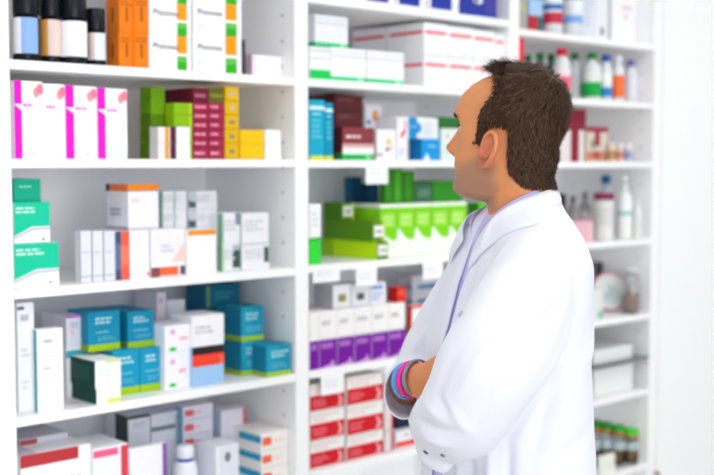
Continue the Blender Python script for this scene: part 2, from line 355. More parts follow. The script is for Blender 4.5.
dg = (('L', 0, 0, 1, 1, '#134a40'), ('L', .2, .25, .8, .8, '#26594e'), ('F', .4, .9, 1, 1, '#dbe88c'), ('txt', 'F', .1, .4, .8, .7, 2, '#dfe3e6'))
r = carton('white box with dark green side, lower of two in front of the turquoise boxes', 'L4', 96.5, 121, 388, '#f4f6f6', d=.008, xb=68, dec=dg[:1]+(('F', .45, .0, 1, .3, '#dbe86a'),))
carton('white box with dark green side, upper of two in front of the turquoise boxes', r, 95, 121, 360, '#f4f6f6', d=.008, xb=67, dec=dg)
wg = (('circ', 'F', .3, .12, .011, '#1fc832', 2, 14, .45), ('circ', 'F', .3, .75, .007, '#d9b4dc', 2, 14, 1), ('txt', 'F', .55, .4, .9, .6, 1, '#f3b4b8'))
r = carton('white box with green oval, lower of two beside the red striped box', 'L4', 164.5, 191, 352, '#f2f0f8', d=.04, dep=.1, dec=wg)
carton('white box with green oval, upper of two beside the red striped box', r, 164.5, 191, 325, '#f2f0f8', d=.04, dep=.1, dec=wg)
r = carton('pale blue box beneath a red and black stripe', 'L4', 192, 224, 346, '#9fc6ea', d=.03, dep=.09, dec=(('F', 0, .50, 1, .80, '#f2452c'), ('F', 0, .80, 1, 1, '#2a2024'), ('F', .85, .5, 1, .72, '#f06a50')))
carton('white carton with grey lettering resting on the red striped box', r, 192, 224, 315, '#f1f0f4', d=.03, dep=.09, dec=(('txt', 'F', .1, .4, .8, .7, 2, '#c6c2cc'),))
carton('pale pink and white box standing at the back between turquoise stacks', 'L4', 157, 166, 292, '#efe6f0', d=.2, dep=.1, dec=(('circ', 'F', .4, .9, .008, '#e4b8de'),))
carton('white box standing at the back left of the rear turquoise stack', 'L4', 167, 185, 300, '#ecebf4', d=.2, dep=.1)
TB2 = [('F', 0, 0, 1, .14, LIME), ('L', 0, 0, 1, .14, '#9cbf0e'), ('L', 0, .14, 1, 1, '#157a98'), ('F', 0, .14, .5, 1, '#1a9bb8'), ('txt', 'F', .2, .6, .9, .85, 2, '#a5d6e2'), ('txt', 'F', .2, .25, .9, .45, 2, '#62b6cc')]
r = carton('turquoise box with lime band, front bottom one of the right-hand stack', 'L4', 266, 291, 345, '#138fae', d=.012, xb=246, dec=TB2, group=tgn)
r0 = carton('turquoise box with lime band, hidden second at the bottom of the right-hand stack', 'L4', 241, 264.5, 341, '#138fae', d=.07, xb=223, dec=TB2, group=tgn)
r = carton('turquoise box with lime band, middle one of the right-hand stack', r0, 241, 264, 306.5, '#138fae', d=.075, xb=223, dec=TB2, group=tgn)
r3 = carton('turquoise box with lime band, at the back of the right-hand stack, below the topmost', 'L4', 218, 240, 306, '#127f9e', d=.20, xb=186, dec=TB2, group=tgn)
carton('dark turquoise box topmost at the back of the right-hand stack', r3, 205, 240, 284, '#116c8a', d=.20, xb=186, dec=(('F', .05, 0, .12, 1, '#7f9a20'), ('txt', 'F', .3, .3, .8, .7, 2, '#3f93ac')), group=tgn)
# ================= LEFT shelf 5 =================
r = carton('wide white box with dark red stripe along its top edge, bottom left corner', 'L5', 20, 91, 450, '#f0f0f4', d=.025, dep=.2,
       dec=(('F', 0, .86, .82, 1, '#b8383c'), ('font', 'diphenine', .34, .62, .022, '#7e8494'), ('txt', 'F', .4, .48, .8, .55, 1, '#c9ccd6'), ('T', 0, .0, .25, 1, '#cfcfd8')))
carton('flat grey box with dark red corner lying on the striped white box', r, 20, 68, 436, '#c9c9d4', d=.10, dep=.12, dec=(('F', 0, .1, .35, .9, '#a84850'),))
carton('white box with pink top line and red end strip beside the striped box', 'L5', 92.5, 128, 446, '#eeeef5', d=.02, dep=.12, dec=(('F', .02, .88, .72, .97, '#f0608c'), ('F', .80, .45, 1, .98, '#dc4250'), ('txt', 'F', .3, .5, .6, .56, 1, '#c3c5d4')))
r = carton('large white carton with purple edge in the lower left bay', 'L5', 129.5, 167, 446, '#f1f0f7', d=.03, xb=126, dec=(('F', .88, .3, 1, 1, '#8455a4'),))
carton('grey white box with dark top line standing behind the purple edged carton', 'L5', 128, 150, 415, '#dcdfe9', d=.18, dep=.1, dec=(('F', 0, .96, 1, 1, '#2d3a3c'), ('L', .4, .6, 1, 1, '#3b4c4c'), ('txt', 'F', .2, .85, .8, .92, 2, '#b9bdcc')))
carton('grey white box with grey green stripe beside the dark topped box', 'L5', 151, 178, 413, '#d9dce8', d=.18, dep=.1, dec=(('F', .0, .78, 1, .84, '#73887f'), ('F', .9, .5, 1, .96, '#a9b2c6')))
r = 'L5'
b0 = carton('white carton at the foot of the red marked stack', r, 183, 213, 447, '#dfe1ec', d=.16, dep=.13)
r = b0
for i, yt in enumerate((434, 419, 405)):
    r = carton('pale box with red mark, %s in the rear red marked stack' % ['lowest', 'middle', 'topmost'][i], r, 183, 213, yt, '#e3e2ee', d=.16, xb=175,
               dec=(('F', .05, .3, .35, .75, '#d8606a'), ('F', .35, .4, .6, .55, '#eeb0b4'), ('L', 0, 0, 1, 1, '#7fb0cc'), ('F', 0, 0, 1, .06, '#b9b8c8')), group='pale boxes with a red mark')
b = carton('pale carton beneath the grey topped box near the right upright', 'L5', 219, 246, 436, '#d6deea', d=.15, dep=.12)
carton('pale box with blue grey side and crimson corner near the right upright', b, 221, 246, 408, '#e4e1ec', d=.15, xb=212, dec=(('L', 0, 0, 1, 1, '#c2d3e4'), ('F', .88, .2, 1, 1, '#d85a70'), ('F', 0, .95, 1, 1, '#b5a9a9')))
r = 'L5'
for i, yt in enumerate((466, 449, 431)):
    r = carton('white box with orange red mark and blue side, %s of the front stack' % ['lowest', 'middle', 'topmost'][i], r, 261, 293, yt, '#efece8', d=.03, xb=232,
               dec=(('F', .05, .3, .38, .75, '#f0694c'), ('txt', 'F', .45, .4, .9, .6, 1, '#f3c4ba'), ('L', .25, .45, 1, .85, '#2f9cc2'), ('F', 0, 0, 1, .05, '#d5d0cc')), group='white boxes with orange red mark')
carton('pale carton with dark printed oval standing left of the front stack', 'L5', 216, 239, 445, '#e3e5ee', d=.015, xb=197, dec=(('circ', 'F', .5, .78, .009, '#7c8488', 2, 14, 1.4), ('F', 0, 0, .1, 1, '#f4f4f8')))
pl = mat('#e9ebf2', .35, name='white_plastic')
vessel('medicine_bottle', 'white bottle with ribbed white cap and blue band in the lower left bay', 'bottle', 'L5', 185, 25, 445, None, .04,
       [('body', [(0, 0), (.95, 0), (1, .03), (1, .6), (.8, .7), (.55, .74), (.55, .76), (0, .76)], pl), ('band', [(.56, .72), (.66, .72), (.66, .78), (.56, .78)], mat('#2a50b0')),
        ('cap', [(0, .78), (.68, .78), (.74, .8), (.70, .97), (.6, 1), (0, 1)], pl)])
# ================= THE MAN =================
from mathutils import noise as mnoise
from mathutils.bvhtree import BVHTree
Z0 = 2.0
def Q(px, py, b=0.0):
    r = ray(px, py); return CAM + r*((Z0+b)/r.dot(Hv))
A_, B_, C_ = Rv.copy(), Hv.copy(), Vector((0, 0, 1))
gc = Q(520, 300, 0); BASE = Vector((gc.x, gc.y, 0))
def fdir(deg):                      # facing: image left, turned towards (+) or away from (-) the aisle
    a = math.radians(deg); return (-A_*math.cos(a)-B_*math.sin(a)).normalized()
def ldir(deg):                      # his own left
    f = fdir(deg); return C_.cross(f).normalized()
def interp(tab, t, k):
    xs_ = [r[0] for r in tab]; return float(np.interp(t, xs_, [r[k] for r in tab]))
def tube(bm, pts, rad, n=24, ref=None, cap=True, sub=6):
    """smooth closed tube; rad: list of r or (ra, rb) with ra along ref"""
    P = [Vector(p) for p in pts]; R = [(r, r) if not isinstance(r, tuple) else r for r in rad]
    out = []; 
    for i in range(len(P)-1):
        p0 = P[max(i-1, 0)]; p1 = P[i]; p2 = P[i+1]; p3 = P[min(i+2, len(P)-1)]
        for k in range(sub):
            t = k/sub
            c = .5*((2*p1)+(p2-p0)*t+(2*p0-5*p1+4*p2-p3)*t*t+(3*p1-p0-3*p2+p3)*t**3)
            s = t*t*(3-2*t); out.append((c, R[i][0]*(1-s)+R[i+1][0]*s, R[i][1]*(1-s)+R[i+1][1]*s))
    out.append((P[-1], *R[-1]))
    if cap:
        d0 = (out[0][0]-out[1][0]).normalized(); d1 = (out[-1][0]-out[-2][0]).normalized()
        def capr(o, d): 
            return [(o[0]+d*min(o[1], o[2])*math.sin(a), o[1]*math.cos(a), o[2]*math.cos(a)) for a in (.35, .7, 1.05, 1.35)]
        out = capr(out[0], d0)[::-1]+out+capr(out[-1], d1)
    ref = Vector(ref) if ref is not None else Vector((0, 0, 1))
    rings = []; prev = None
    for i, (c, ra, rb) in enumerate(out):
        d = (out[min(i+1, len(out)-1)][0]-out[max(i-1, 0)][0]).normalized()
        u = ref-d*ref.dot(d)
        if u.length < .05: u = prev if prev else d.orthogonal()
        u.normalize(); v = d.cross(u); prev = u
        rings.append([bm.verts.new(c+u*ra*math.cos(2*PI*k/n)+v*rb*math.sin(2*PI*k/n)) for k in range(n)])
    for a, b in zip(rings, rings[1:]):
        for k in range(n):
            f = bm.faces.new((a[k], a[(k+1) % n], b[(k+1) % n], b[k])); f.smooth = True
    if cap: bm.faces.new(rings[0][::-1]); bm.faces.new(rings[-1])
    return rings
def sections(bm, secs, yaw, n=56, p=2.2, cap=True):
    """secs: (centre, a (front-back), b (sideways))"""
    f, l = fdir(yaw), ldir(yaw); rings = []
    for c, a, b in secs:
        rg = []
        for k in range(n):
            t = 2*PI*k/n; ct, st = math.cos(t), math.sin(t)
            rg.append(bm.verts.new(c+f*a*math.copysign(abs(ct)**(2/p), ct)+l*b*math.copysign(abs(st)**(2/p), st)))
        rings.append(rg)
    for q, r in zip(rings, rings[1:]):
        for k in range(n):
            bm.faces.new((q[k], q[(k+1) % n], r[(k+1) % n], r[k])).smooth = True
    if cap: bm.faces.new(rings[0]); bm.faces.new(rings[-1][::-1])
def remesh(bm, voxel, smooth=4, fac=.5):
    bmesh.ops.recalc_face_normals(bm, faces=bm.faces)
    me = bpy.data.meshes.new('tmp'); bm.to_mesh(me); bm.free()
    o = bpy.data.objects.new('tmp', me); COL.objects.link(o)
    md = o.modifiers.new('r', 'REMESH'); md.mode = 'VOXEL'; md.voxel_size = voxel; md.use_smooth_shade = True
    if smooth: s = o.modifiers.new('s', 'SMOOTH'); s.iterations = smooth; s.factor = fac
    dg = bpy.context.evaluated_depsgraph_get(); r = bpy.data.meshes.new_from_object(o.evaluated_get(dg))
    bpy.data.objects.remove(o); bpy.data.meshes.remove(me); return r
def finish(me, name, m, parent=None, mods=None):
    me.transform(Matrix.Translation(-BASE)); me.materials.clear(); me.materials.append(m)
    for p in me.polygons: p.use_smooth = True
    o = bpy.data.objects.new(name, me); COL.objects.link(o)
    if parent: o.parent = parent
    else: o.location = BASE
    return o
def tomesh(bm, name='m'):
    me = bpy.data.meshes.new(name); bmesh.ops.recalc_face_normals(bm, faces=bm.faces); bm.to_mesh(me); bm.free(); return me
def catmull(vals, n):
    out = []
    for i in range(len(vals)-1):
        p0, p1, p2, p3 = vals[max(i-1, 0)], vals[i], vals[i+1], vals[min(i+2, len(vals)-1)]
        for k in range(n):
            t = k/n; out.append(.5*((2*p1)+(p2-p0)*t+(2*p0-5*p1+4*p2-p3)*t*t+(3*p1-p0-3*p2+p3)*t**3))
    out.append(vals[-1]); return out
TY = 20                              # torso turned towards the aisle
TS = [(190, 526, .048, .060), (203, 525, .056, .070), (213, 522, .062, .098), (225, 520, .072, .134), (240, 519, .085, .162), (260, 518, .098, .178),
      (285, 514, .107, .182), (315, 510, .115, .184), (350, 506, .127, .182), (400, 506, .134, .180), (440, 506, .136, .182), (475, 506, .138, .186), (540, 507, .142, .195), (620, 508, .150, .205), (735, 509, .165, .215)]
def tsec(scale_a=1, scale_b=1, y0=0, y1=9999, drop=0):
    out = []
    ys = [t[0] for t in TS]
    Y = [y for y in np.concatenate([np.arange(190, 300, 6), np.arange(300, 736, 14), [735]]) if y0 <= y <= y1]
    for y in Y:
        out.append((Q(interp(TS, y, 1), y+drop, 0), interp(TS, y, 2)*scale_a, interp(TS, y, 3)*scale_b))
    return out
# ---------- head (own frame: x forward, y his left, z up), metres
HC = Q(508, 132, 0)
hy = -31; tilt = math.radians(6.5)
hf0, hl = fdir(hy), ldir(hy)
hf = (hf0*math.cos(tilt)+C_*math.sin(tilt)).normalized(); hu = hf.cross(hl).normalized()
HM = Matrix(((hf.x, hl.x, hu.x, HC.x), (hf.y, hl.y, hu.y, HC.y), (hf.z, hl.z, hu.z, HC.z), (0, 0, 0, 1)))
PR = [ # z, front, back, halfwidth
 (-.124, .050, -.010, .020), (-.120, .074, -.030, .034), (-.112, .087, -.045, .043), (-.100, .0885, -.050, .048), (-.090, .085, -.056, .0525), (-.075, .087, -.062, .057), (-.060, .0890, -.070, .061), (-.045, .0885, -.078, .065),
 (-.025, .0885, -.087, .0690), (-.005, .0880, -.094, .0715), (.010, .090, -.099, .0735), (.022, .0955, -.102, .0755), (.042, .0935, -.102, .0765), (.060, .083, -.099, .0745), (.075, .068, -.091, .069), (.088, .048, -.080, .060), (.098, .025, -.066, .046), (.1045, .002, -.048, .030), (.1075, -.014, -.032, .013)]
def g(x, s): return math.exp(-(x/s)**2)
def headpt(t, z):
    F_, B__, W = interp(PR, z, 1), interp(PR, z, 2)*.93, interp(PR, z, 3)
    ct, st = math.cos(t), math.sin(t)
    pw = 2.25 if ct > 0 else 2.05
    cx = (F_+B__)/2*.5
    x = cx+((F_-cx) if ct > 0 else (cx-B__))*math.copysign(abs(ct)**(2/pw), ct)
    y = W*math.copysign(abs(st)**(2/pw), st)
    if ct > 0:
        d = 0
        nz = float(np.interp(z, [-.056, -.051, -.043, -.037, -.028, -.012, .004, .016], [0, .011, .0250, .0280, .022, .012, .004, 0]))
        nw = float(np.interp(z, [-.055, -.045, -.03, .0, .015], [.014, .0135, .0105, .008, .010]))
        d += nz*g(y, nw)
        d += .007*g(abs(y)-.013, .006)*g(z+.045, .007)                    # nostril wings
        d -= .0125*g(abs(y)-.031, .015)*g(z-.001, .013)                   # eye sockets
        d += .0065*g(abs(y)-.031, .0125)*g(z-.000, .0085)                 # lids over the eyeballs
        d += .0045*g(abs(y)-.030, .020)*g(z-.019, .007)                   # brow ridge
        d += .0045*g(y, .020)*g(z+.067, .0055)+.005*g(y, .017)*g(z+.0795, .0055)   # lips
        d -= .0035*g(y, .024)*g(z+.0735, .0022)                           # mouth line
        d -= .0035*g(y, .02)*g(z+.089, .005)
        d += .0045*g(y, .018)*g(z+.105, .010)                             # chin
        d -= .0015*g(y, .004)*g(z+.059, .004)
        x += d*max(ct, 0)**.3
    y += math.copysign(1, y)*(.0035*g(x-.048, .022)*g(z+.022, .016)-.003*g(x-.05, .02)*g(z+.065, .02)-.003*g(x-.045, .015)*g(z-.03, .02)+.0035*g(x-.01, .03)*g(z+.083, .015))*(1 if abs(y) > .02 else 0)
    return Vector((x, y, z))
bm = bmesh.new(); NT = 150
zs = list(np.linspace(-.124, .1075, 150)); rings = []
for z in zs: rings.append([bm.verts.new(HM @ headpt(2*PI*k/NT, z)) for k in range(NT)])
for a, b in zip(rings, rings[1:]):
    for k in range(NT): bm.faces.new((a[k], a[(k+1) % NT], b[(k+1) % NT], b[k]))
bm.faces.new(rings[0][::-1]); bm.faces.new(rings[-1])
# ears
def ear(s):
    ec = Vector((.004, s*.0715, -.032))
    def E_(u, v, o=0.0):              # u backwards, v up, o outwards
        return HM @ (ec+Vector((-u*.94+v*-.03, s*(o+u*.33), v)))
    outline = [(-.010, -.012, .003), (-.008, .012, .004), (.0, .026, .006), (.012, .0305, .008), (.022, .024, .0095), (.0255, .010, .0105), (.022, -.006, .010), (.014, -.018, .008), (.006, -.028, .006), (-.003, -.030, .0045), (-.009, -.022, .003)]
    tube(bm, [E_(*q) for q in outline], [.0038, .0040, .0040, .0040, .0042, .0042, .0040, .0042, .0050, .0048, .0038], n=10, sub=4)
    tube(bm, [E_(*q) for q in [(.004, -.014, .005), (.013, -.006, .0075), (.0165, .006, .008), (.012, .016, .007)]], [.0026]*4, n=8, sub=4)
    tube(bm, [E_(*q) for q in [(-.010, .0, .004), (-.008, -.008, .006), (-.009, -.014, .004)]], [.0035, .0042, .0035], n=8, sub=3)
    # thin plate of the shell
    mid = [E_(.008, v, o) for v, o in ((-.026, .0015), (-.012, -.003), (.004, -.002), (.022, .0025))]
    tube(bm, mid, [(.0028, .009), (.0028, .0145), (.0028, .016), (.0028, .009)], n=16, ref=HM.to_3x3() @ Vector((.3, s, 0)), sub=4)
    tube(bm, [E_(.006, -.01, -.008), E_(.006, .008, -.006)], [.013, .013], n=12)
ear(1); ear(-1)
# neck
tube(bm, [Q(517, 140, 0), Q(518, 165, 0), Q(520, 190, .0), Q(528, 222, 0), Q(532, 250, 0)], [(.050, .050), (.054, .055), (.0605, .0565), (.066, .064), (.075, .08)], ref=A_, n=40)
# jaw to neck transition and adam's apple
tube(bm, [HM @ Vector((.026, .0, -.092)), Q(506, 197, .0), Q(509, 225, -.01)], [.030, .035, .036], n=24)
tube(bm, [HM @ Vector((-.045, .0, -.03)), Q(526, 190, .01), Q(533, 215, 0)], [.045, .043, .048], n=24)
head_me = remesh(bm, .0019, 3, .5)
# ---------- rest of the body
bm = bmesh.new()
bs = tsec(.86, .88, 200, 620); sections(bm, bs, TY)
near_arm = [Q(520, 252, -.06), Q(535, 274, -.13), Q(516, 320, -.185), Q(490, 366, -.205), Q(466, 408, -.19), Q(455, 421, -.15), Q(441, 423, -.04), Q(431, 416, .07), Q(426, 408, .13)]
far_arm = [Q(503, 244, .09), Q(492, 262, .135), Q(463, 306, .165), Q(437, 350, .17), Q(417, 380, .15), Q(411, 385, .09)]
tube(bm, near_arm, [.055, .058, .050, .046, .042, .040, .037, .030, .027])
wrist = Q(417, 378, -.045)
tube(bm, far_arm+[Q(407, 381, .0), wrist], [.055, .058, .048, .046, .042, .040, .030, (.021, .028)], ref=A_)
# hands: palm, four fingers and a thumb each, tucked against the arms
def hand(w, d, side, back, r0=.0, spread=1.0):
    """w wrist, d pointing direction, side: towards the thumb, back: out of the back of the hand"""
    d, side, back = d.normalized(), side.normalized(), back.normalized()
    tube(bm, [w-d*.015, w+d*.025, w+d*.065, w+d*.088], [(.018, .026), (.015, .034), (.014, .040), (.010, .038)], ref=back, n=24)
    for i, (o, L) in enumerate(((.030, .070), (.010, .078), (-.010, .072), (-.030, .058))):
        b0 = w+d*.078+side*o*.95
        pts = [b0, b0+d*L*.45-back*.004+side*o*.08, b0+d*L*.78-back*.014+side*o*.12, b0+d*L-back*.026+side*o*.13]
        tube(bm, pts, [.0098, .0090, .0083, .0070], n=12, sub=4)
    tube(bm, [w+d*.018+side*.024-back*.006, w+d*.045+side*.044-back*.012, w+d*.072+side*.052-back*.018, w+d*.094+side*.052-back*.020], [.0135, .0118, .0105, .0085], n=12, sub=4)
hd = (A_*.88-B_*.42-C_*.02)
hand(wrist-C_*.006, hd, C_*.98-A_*.0, (-A_*.45-B_*.9+C_*.15))
hw = Q(426, 407, .13); hand(hw, (B_*.8-A_*.2+C_*.45), (C_*.5-B_*.4), -A_)
# legs and feet
for s, off in ((1, 0), (-1, .03)):
    l, f = ldir(TY), fdir(TY); hp = Q(508, 600, 0); hx = Vector((hp.x, hp.y, 0))
    p = lambda z, fo=0: hx+l*s*.098+f*(fo+off)+C_*z
    tube(bm, [p(.92), p(.70), p(.48, .01), p(.40, .008), p(.25, -.01), p(.09, -.02)], [.090, .078, .055, .052, .052, .036], n=24)
    tube(bm, [p(.055, -.04), p(.055, .05), p(.04, .14), p(.035, .17)], [.034, .034, (.022, .036), (.014, .030)], ref=C_, n=20)
rest = remesh(bm, .0055, 4, .5)
bm = bmesh.new(); bm.from_mesh(head_me); bm.from_mesh(rest)
stub = bm.verts.layers.float_color.new('pigment')
HI = HM.inverted()
for v in bm.verts:
    q = HI @ v.co; s = 0
    if -.14 < q.z < .02 and q.x > -.02:
        lo = float(np.interp(q.x, [-.02, .01, .04, .07, .1], [-.04, -.035, -.045, -.056, -.055]))
        s = max(0, min(1, (lo-q.z)/.02))*max(0, min(1, (q.z+.16)/.03))*.75*max(0, min(1, (q.x+.02)/.02))
        s *= 1-.8*g(q.z+.073, .011)*g(q.y, .03)*(q.x > .06)
    lip = g(q.z+.073, .010)*g(q.y, .026)*(1 if q.x > .075 else 0)
    red = max(.7*g(q.x+.002, .03)*g(abs(q.y)-.078, .012)*g(q.z+.034, .035) if abs(q.y) > .066 else 0, .6*g(q.x-.113, .014)*g(q.y, .018)*g(q.z+.04, .014), lip)
    v[stub] = (s, red, 0, 1)
body_me = tomesh(bm, 'person')
def skin_mat():
    m = bpy.data.materials.new('skin'); m.use_nodes = True; nt = m.node_tree; b = nt.nodes['Principled BSDF']
    at = nt.nodes.new('ShaderNodeAttribute'); at.attribute_name = 'pigment'
    sp = nt.nodes.new('ShaderNodeSeparateColor'); nt.links.new(at.outputs['Color'], sp.inputs[0])
    tc = nt.nodes.new('ShaderNodeTexCoord'); no = nt.nodes.new('ShaderNodeTexNoise'); no.inputs['Scale'].default_value = 28; nt.links.new(tc.outputs['Object'], no.inputs['Vector'])
    def mix(a, bb, fac):
        x = nt.nodes.new('ShaderNodeMix'); x.data_type = 'RGBA'
        for nm, val in (('A', a), ('B', bb)):
            if isinstance(val, tuple): x.inputs[nm].default_value = val
            else: nt.links.new(val, x.inputs[nm])
        nt.links.new(fac, x.inputs['Factor']); return x.outputs['Result']
    c = mix(lin('#da9058'), lin('#cc845a'), no.outputs['Fac'])
    c = mix(c, lin('#93705e'), sp.outputs['Red']); c = mix(c, lin('#c4604c'), sp.outputs['Green'])
    nt.links.new(c, b.inputs['Base Color'])
    b.inputs['Roughness'].default_value = .48; b.inputs['Specular IOR Level'].default_value = .35
    b.inputs['Subsurface Weight'].default_value = .12; b.inputs['Subsurface Radius'].default_value = (.01, .004, .002); b.inputs['Subsurface Scale'].default_value = .6
    n2 = nt.nodes.new('ShaderNodeTexNoise'); n2.inputs['Scale'].default_value = 600; nt.links.new(tc.outputs['Object'], n2.inputs['Vector'])
    bp = nt.nodes.new('ShaderNodeBump'); bp.inputs['Strength'].default_value = .15; bp.inputs['Distance'].default_value = .0006
    nt.links.new(n2.outputs['Fac'], bp.inputs['Height']); nt.links.new(bp.outputs['Normal'], b.inputs['Normal']); return m
man = finish(body_me, 'person', skin_mat())
tag(man, 'man in a white coat with arms crossed, looking up at the shelves', 'person')
# eyes
EX = min((headpt(t, 0) for t in np.linspace(0, 1.2, 200)), key=lambda q: abs(q.y-.031)).x
for s in (1, -1):
    bm = bmesh.new(); bmesh.ops.create_uvsphere(bm, u_segments=24, v_segments=16, radius=.0118, matrix=HM @ Matrix.Translation((EX-.0112, s*.031, -.0005)))
    finish(tomesh(bm), 'eyeball', mat('#e6e2de', .15), man)
    bm = bmesh.new(); tube(bm, [HM @ Vector((EX+.0012-abs(t)*9*abs(t), s*(.031+t), .0035-abs(t)*abs(t)*9)) for t in (-.013, -.006, 0, .006, .013)], [.0007, .0013, .0015, .0014, .0007], n=8)
    finish(tomesh(bm), 'eyelash', mat('#241a14', .6), man)
# ---------- hair
def xhair(z, ay):
    side = float(np.interp(z, [-.05, -.034, -.026, .0, .028, .048, .064, .078, .09], [-.03, .026, .027, .026, .021, .006, -.006, -.006, .006]))
    top = float(np.interp(z, [.06, .075, .09], [.004, .020, .030]))
    k = max(0, min(1, (.040-ay)/.016)); return side*(1-k)+top*k
def hairy(q):
    ay = abs(q.y)
    if q.z < -.02 and q.x > -.026:
        return q.z > -.021 and .012 < q.x < .031 and ay > .052
    if q.z < .012 and q.x > -.030: return (.004 < q.x < xhair(q.z, ay)) if ay > .05 else False
    if q.z < -.02 and q.x > -.024-.4*max(0, (-.045-q.z)): return False
    if q.x < -.02 and q.z < -.02:
        return q.z > float(np.interp(q.x, [-.11, -.07, -.05, -.028], [-.086, -.088, -.083, -.060]))
    return q.x < xhair(q.z, ay)
def thick(q):
    t = float(np.interp(q.z, [-.1, -.06, 0, .05, .09, .12], [.0015, .0035, .006, .0075, .009, .009]))
    t += .0035*g(q.z-.095, .03)*g(q.x-.005, .035)
    if q.x > .0 and q.z < .06: t *= float(np.interp(q.x, [0, .03, .07], [1, .75, .8 if q.z > .07 else .35]))
    return t
hb = bmesh.new(); hb.from_mesh(head_me)
hb.normal_update()
src = [(HI @ v.co, (HI.to_3x3() @ v.normal).normalized()) for v in hb.verts]
keep = [hairy(q) and n.length > 0 and not (abs(q.y) > .062 and -.026 < q.x < .014 and q.z < -.002) for q, n in src]
# distance-faded rim
fd = [f for f in hb.faces if not all(keep[v.index] for v in f.verts)]
for v, (q, n) in zip(hb.verts, src):
    if keep[v.index]:
        w_ = mnoise.noise(q*60)*.0022+mnoise.noise(q*140)*.0012
        v.co = HM @ (q+n*(thick(q)*.72+w_))
bmesh.ops.delete(hb, geom=fd, context='FACES')
bmesh.ops.delete(hb, geom=[v for v in hb.verts if not v.link_faces], context='VERTS')
# sink the rim
for _ in range(3):
    pass
hb.verts.ensure_lookup_table()
for v in hb.verts:
    if v.is_boundary:
        q = HI @ v.co; v.co = HM @ (q*0.985 if False else q-Vector((0, 0, 0))); 
base_v = [HI @ v.co for v in hb.verts]
rnd = random.Random(3)
cand = [(q, n) for (q, n), k in zip(src, keep) if k]
hm = MB(); 
# strands
tris = []
vs_, fs_ = [], []
strand_cols = []
for i in range(20000):
    q, n = cand[rnd.randrange(len(cand))]
    q = q+Vector((rnd.uniform(-1, 1), rnd.uniform(-1, 1), rnd.uniform(-1, 1)))*.0008
    # combing direction: forward and sideways from a crown at the upper back, down on sides and nape
    crown = Vector((-.062, .0, .088)); fl = (q-crown); fl -= n*fl.dot(n)
    if fl.length < 1e-4: continue
    fl.normalize(); down = Vector((-.25, 0, -1)); down -= n*down.dot(n); 
    k = max(0, min(1, (.055-q.z)/.05)); d = (fl*(1-k)+down.normalized()*k)
    if q.x > -.01 and q.z > .06: d = d*.7+Vector((-.15, .3, .18))
    d += Vector((rnd.gauss(0, .15), rnd.gauss(0, .15), rnd.gauss(0, .15))); d.normalize()
    L = float(np.interp(q.z, [-.1, -.05, .02, .08, .11], [.006, .011, .018, .026, .028]))*rnd.uniform(.7, 1.25)
    if abs(q.y) > .045 and q.x > -.03: L *= .5
    lift = thick(q)
    p0 = q+n*.0; p1 = q+n*lift*.85+d*L*.35; p2 = q+n*(lift*1.0+rnd.uniform(-.001, .0015))+d*L*.72; p3 = q+n*(lift*.70+rnd.uniform(-.002, .0015)-L*.08)+d*L
    wd = n.cross(d).normalized(); b0 = len(vs_)
    for p_, w_ in ((p0, .0005), (p1, .0007), (p2, .0005), (p3, .00012)):
        vs_ += [HM @ (p_-wd*w_), HM @ (p_+wd*w_)]
    for k in range(3): fs_.append((b0+2*k, b0+2*k+1, b0+2*k+3, b0+2*k+2)); strand_cols.append(max(0, min(1, .25*rnd.random()+.22+.9*mnoise.noise(q*38)+(.25 if q.z > .07 else 0))))  # top strands toned lighter: light from above painted into the hair colour
sm = bpy.data.meshes.new('s'); sm.from_pydata([tuple(v) for v in vs_], [], fs_)
n0 = len(hb.faces); hb.from_mesh(sm)
hair_me = bpy.data.meshes.new('hair'); hb.to_mesh(hair_me); hb.free()
ca = hair_me.attributes.new('tone', 'FLOAT', 'FACE')
vals = [.3]*n0+strand_cols; ca.data.foreach_set('value', vals[:len(hair_me.polygons)])
def hair_mat():
    m = bpy.data.materials.new('brown_hair'); m.use_nodes = True; nt = m.node_tree; b = nt.nodes['Principled BSDF']
    at = nt.nodes.new('ShaderNodeAttribute'); at.attribute_name = 'tone'
    cr = nt.nodes.new('ShaderNodeValToRGB'); cr.color_ramp.elements[0].color = lin('#180f09'); cr.color_ramp.elements[1].color = lin('#6a4b33')
    nt.links.new(at.outputs['Fac'], cr.inputs[0]); nt.links.new(cr.outputs[0], b.inputs['Base Color'])
    b.inputs['Roughness'].default_value = .6; b.inputs['Specular IOR Level'].default_value = .22; return m
finish(hair_me, 'hair', hair_mat(), man)
# eyebrows
for s in (1, -1):
    vs_, fs_ = [], []
    for i in range(150):
        t = rnd.random(); y = .012+t*.034; z = .015+.006*math.sin(t*PI*.8)-t*.002+rnd.uniform(-.003, .003)
        a0 = math.asin(max(-1, min(1, (y/interp(PR, z, 3))))); p = headpt(a0*s, z); n = Vector((.85, s*.35, 0)).normalized()
        d = Vector((-.4, s*.8, .25+rnd.uniform(-.3, .3))).normalized(); wd = n.cross(d).normalized(); b0 = len(vs_)
        for k, (q, w_) in enumerate(((p, .0004), (p+n*.0010+d*.004, .0004), (p+n*.0008+d*.008, .0001))): vs_ += [HM @ (q-wd*w_), HM @ (q+wd*w_)]
        fs_ += [(b0, b0+1, b0+3, b0+2), (b0+2, b0+3, b0+5, b0+4)]
    me = bpy.data.meshes.new('b'); me.from_pydata([tuple(v) for v in vs_], [], fs_); finish(me, 'eyebrow', mat('#33241a', .6), man)
# ---------- coat
bm = bmesh.new()
sections(bm, tsec(1, 1), TY)
tube(bm, near_arm[:7], [.056, .068, .080, .083, .075, .069, .058], n=32)
tube(bm, [Q(441, 424, -.06), Q(434, 418, .05), Q(430, 412, .09)], [.056, .048, .044], n=32)
tube(bm, far_arm[:5]+[Q(411, 385, .085)], [.056, .068, .066, .062, .052, .040], n=32)
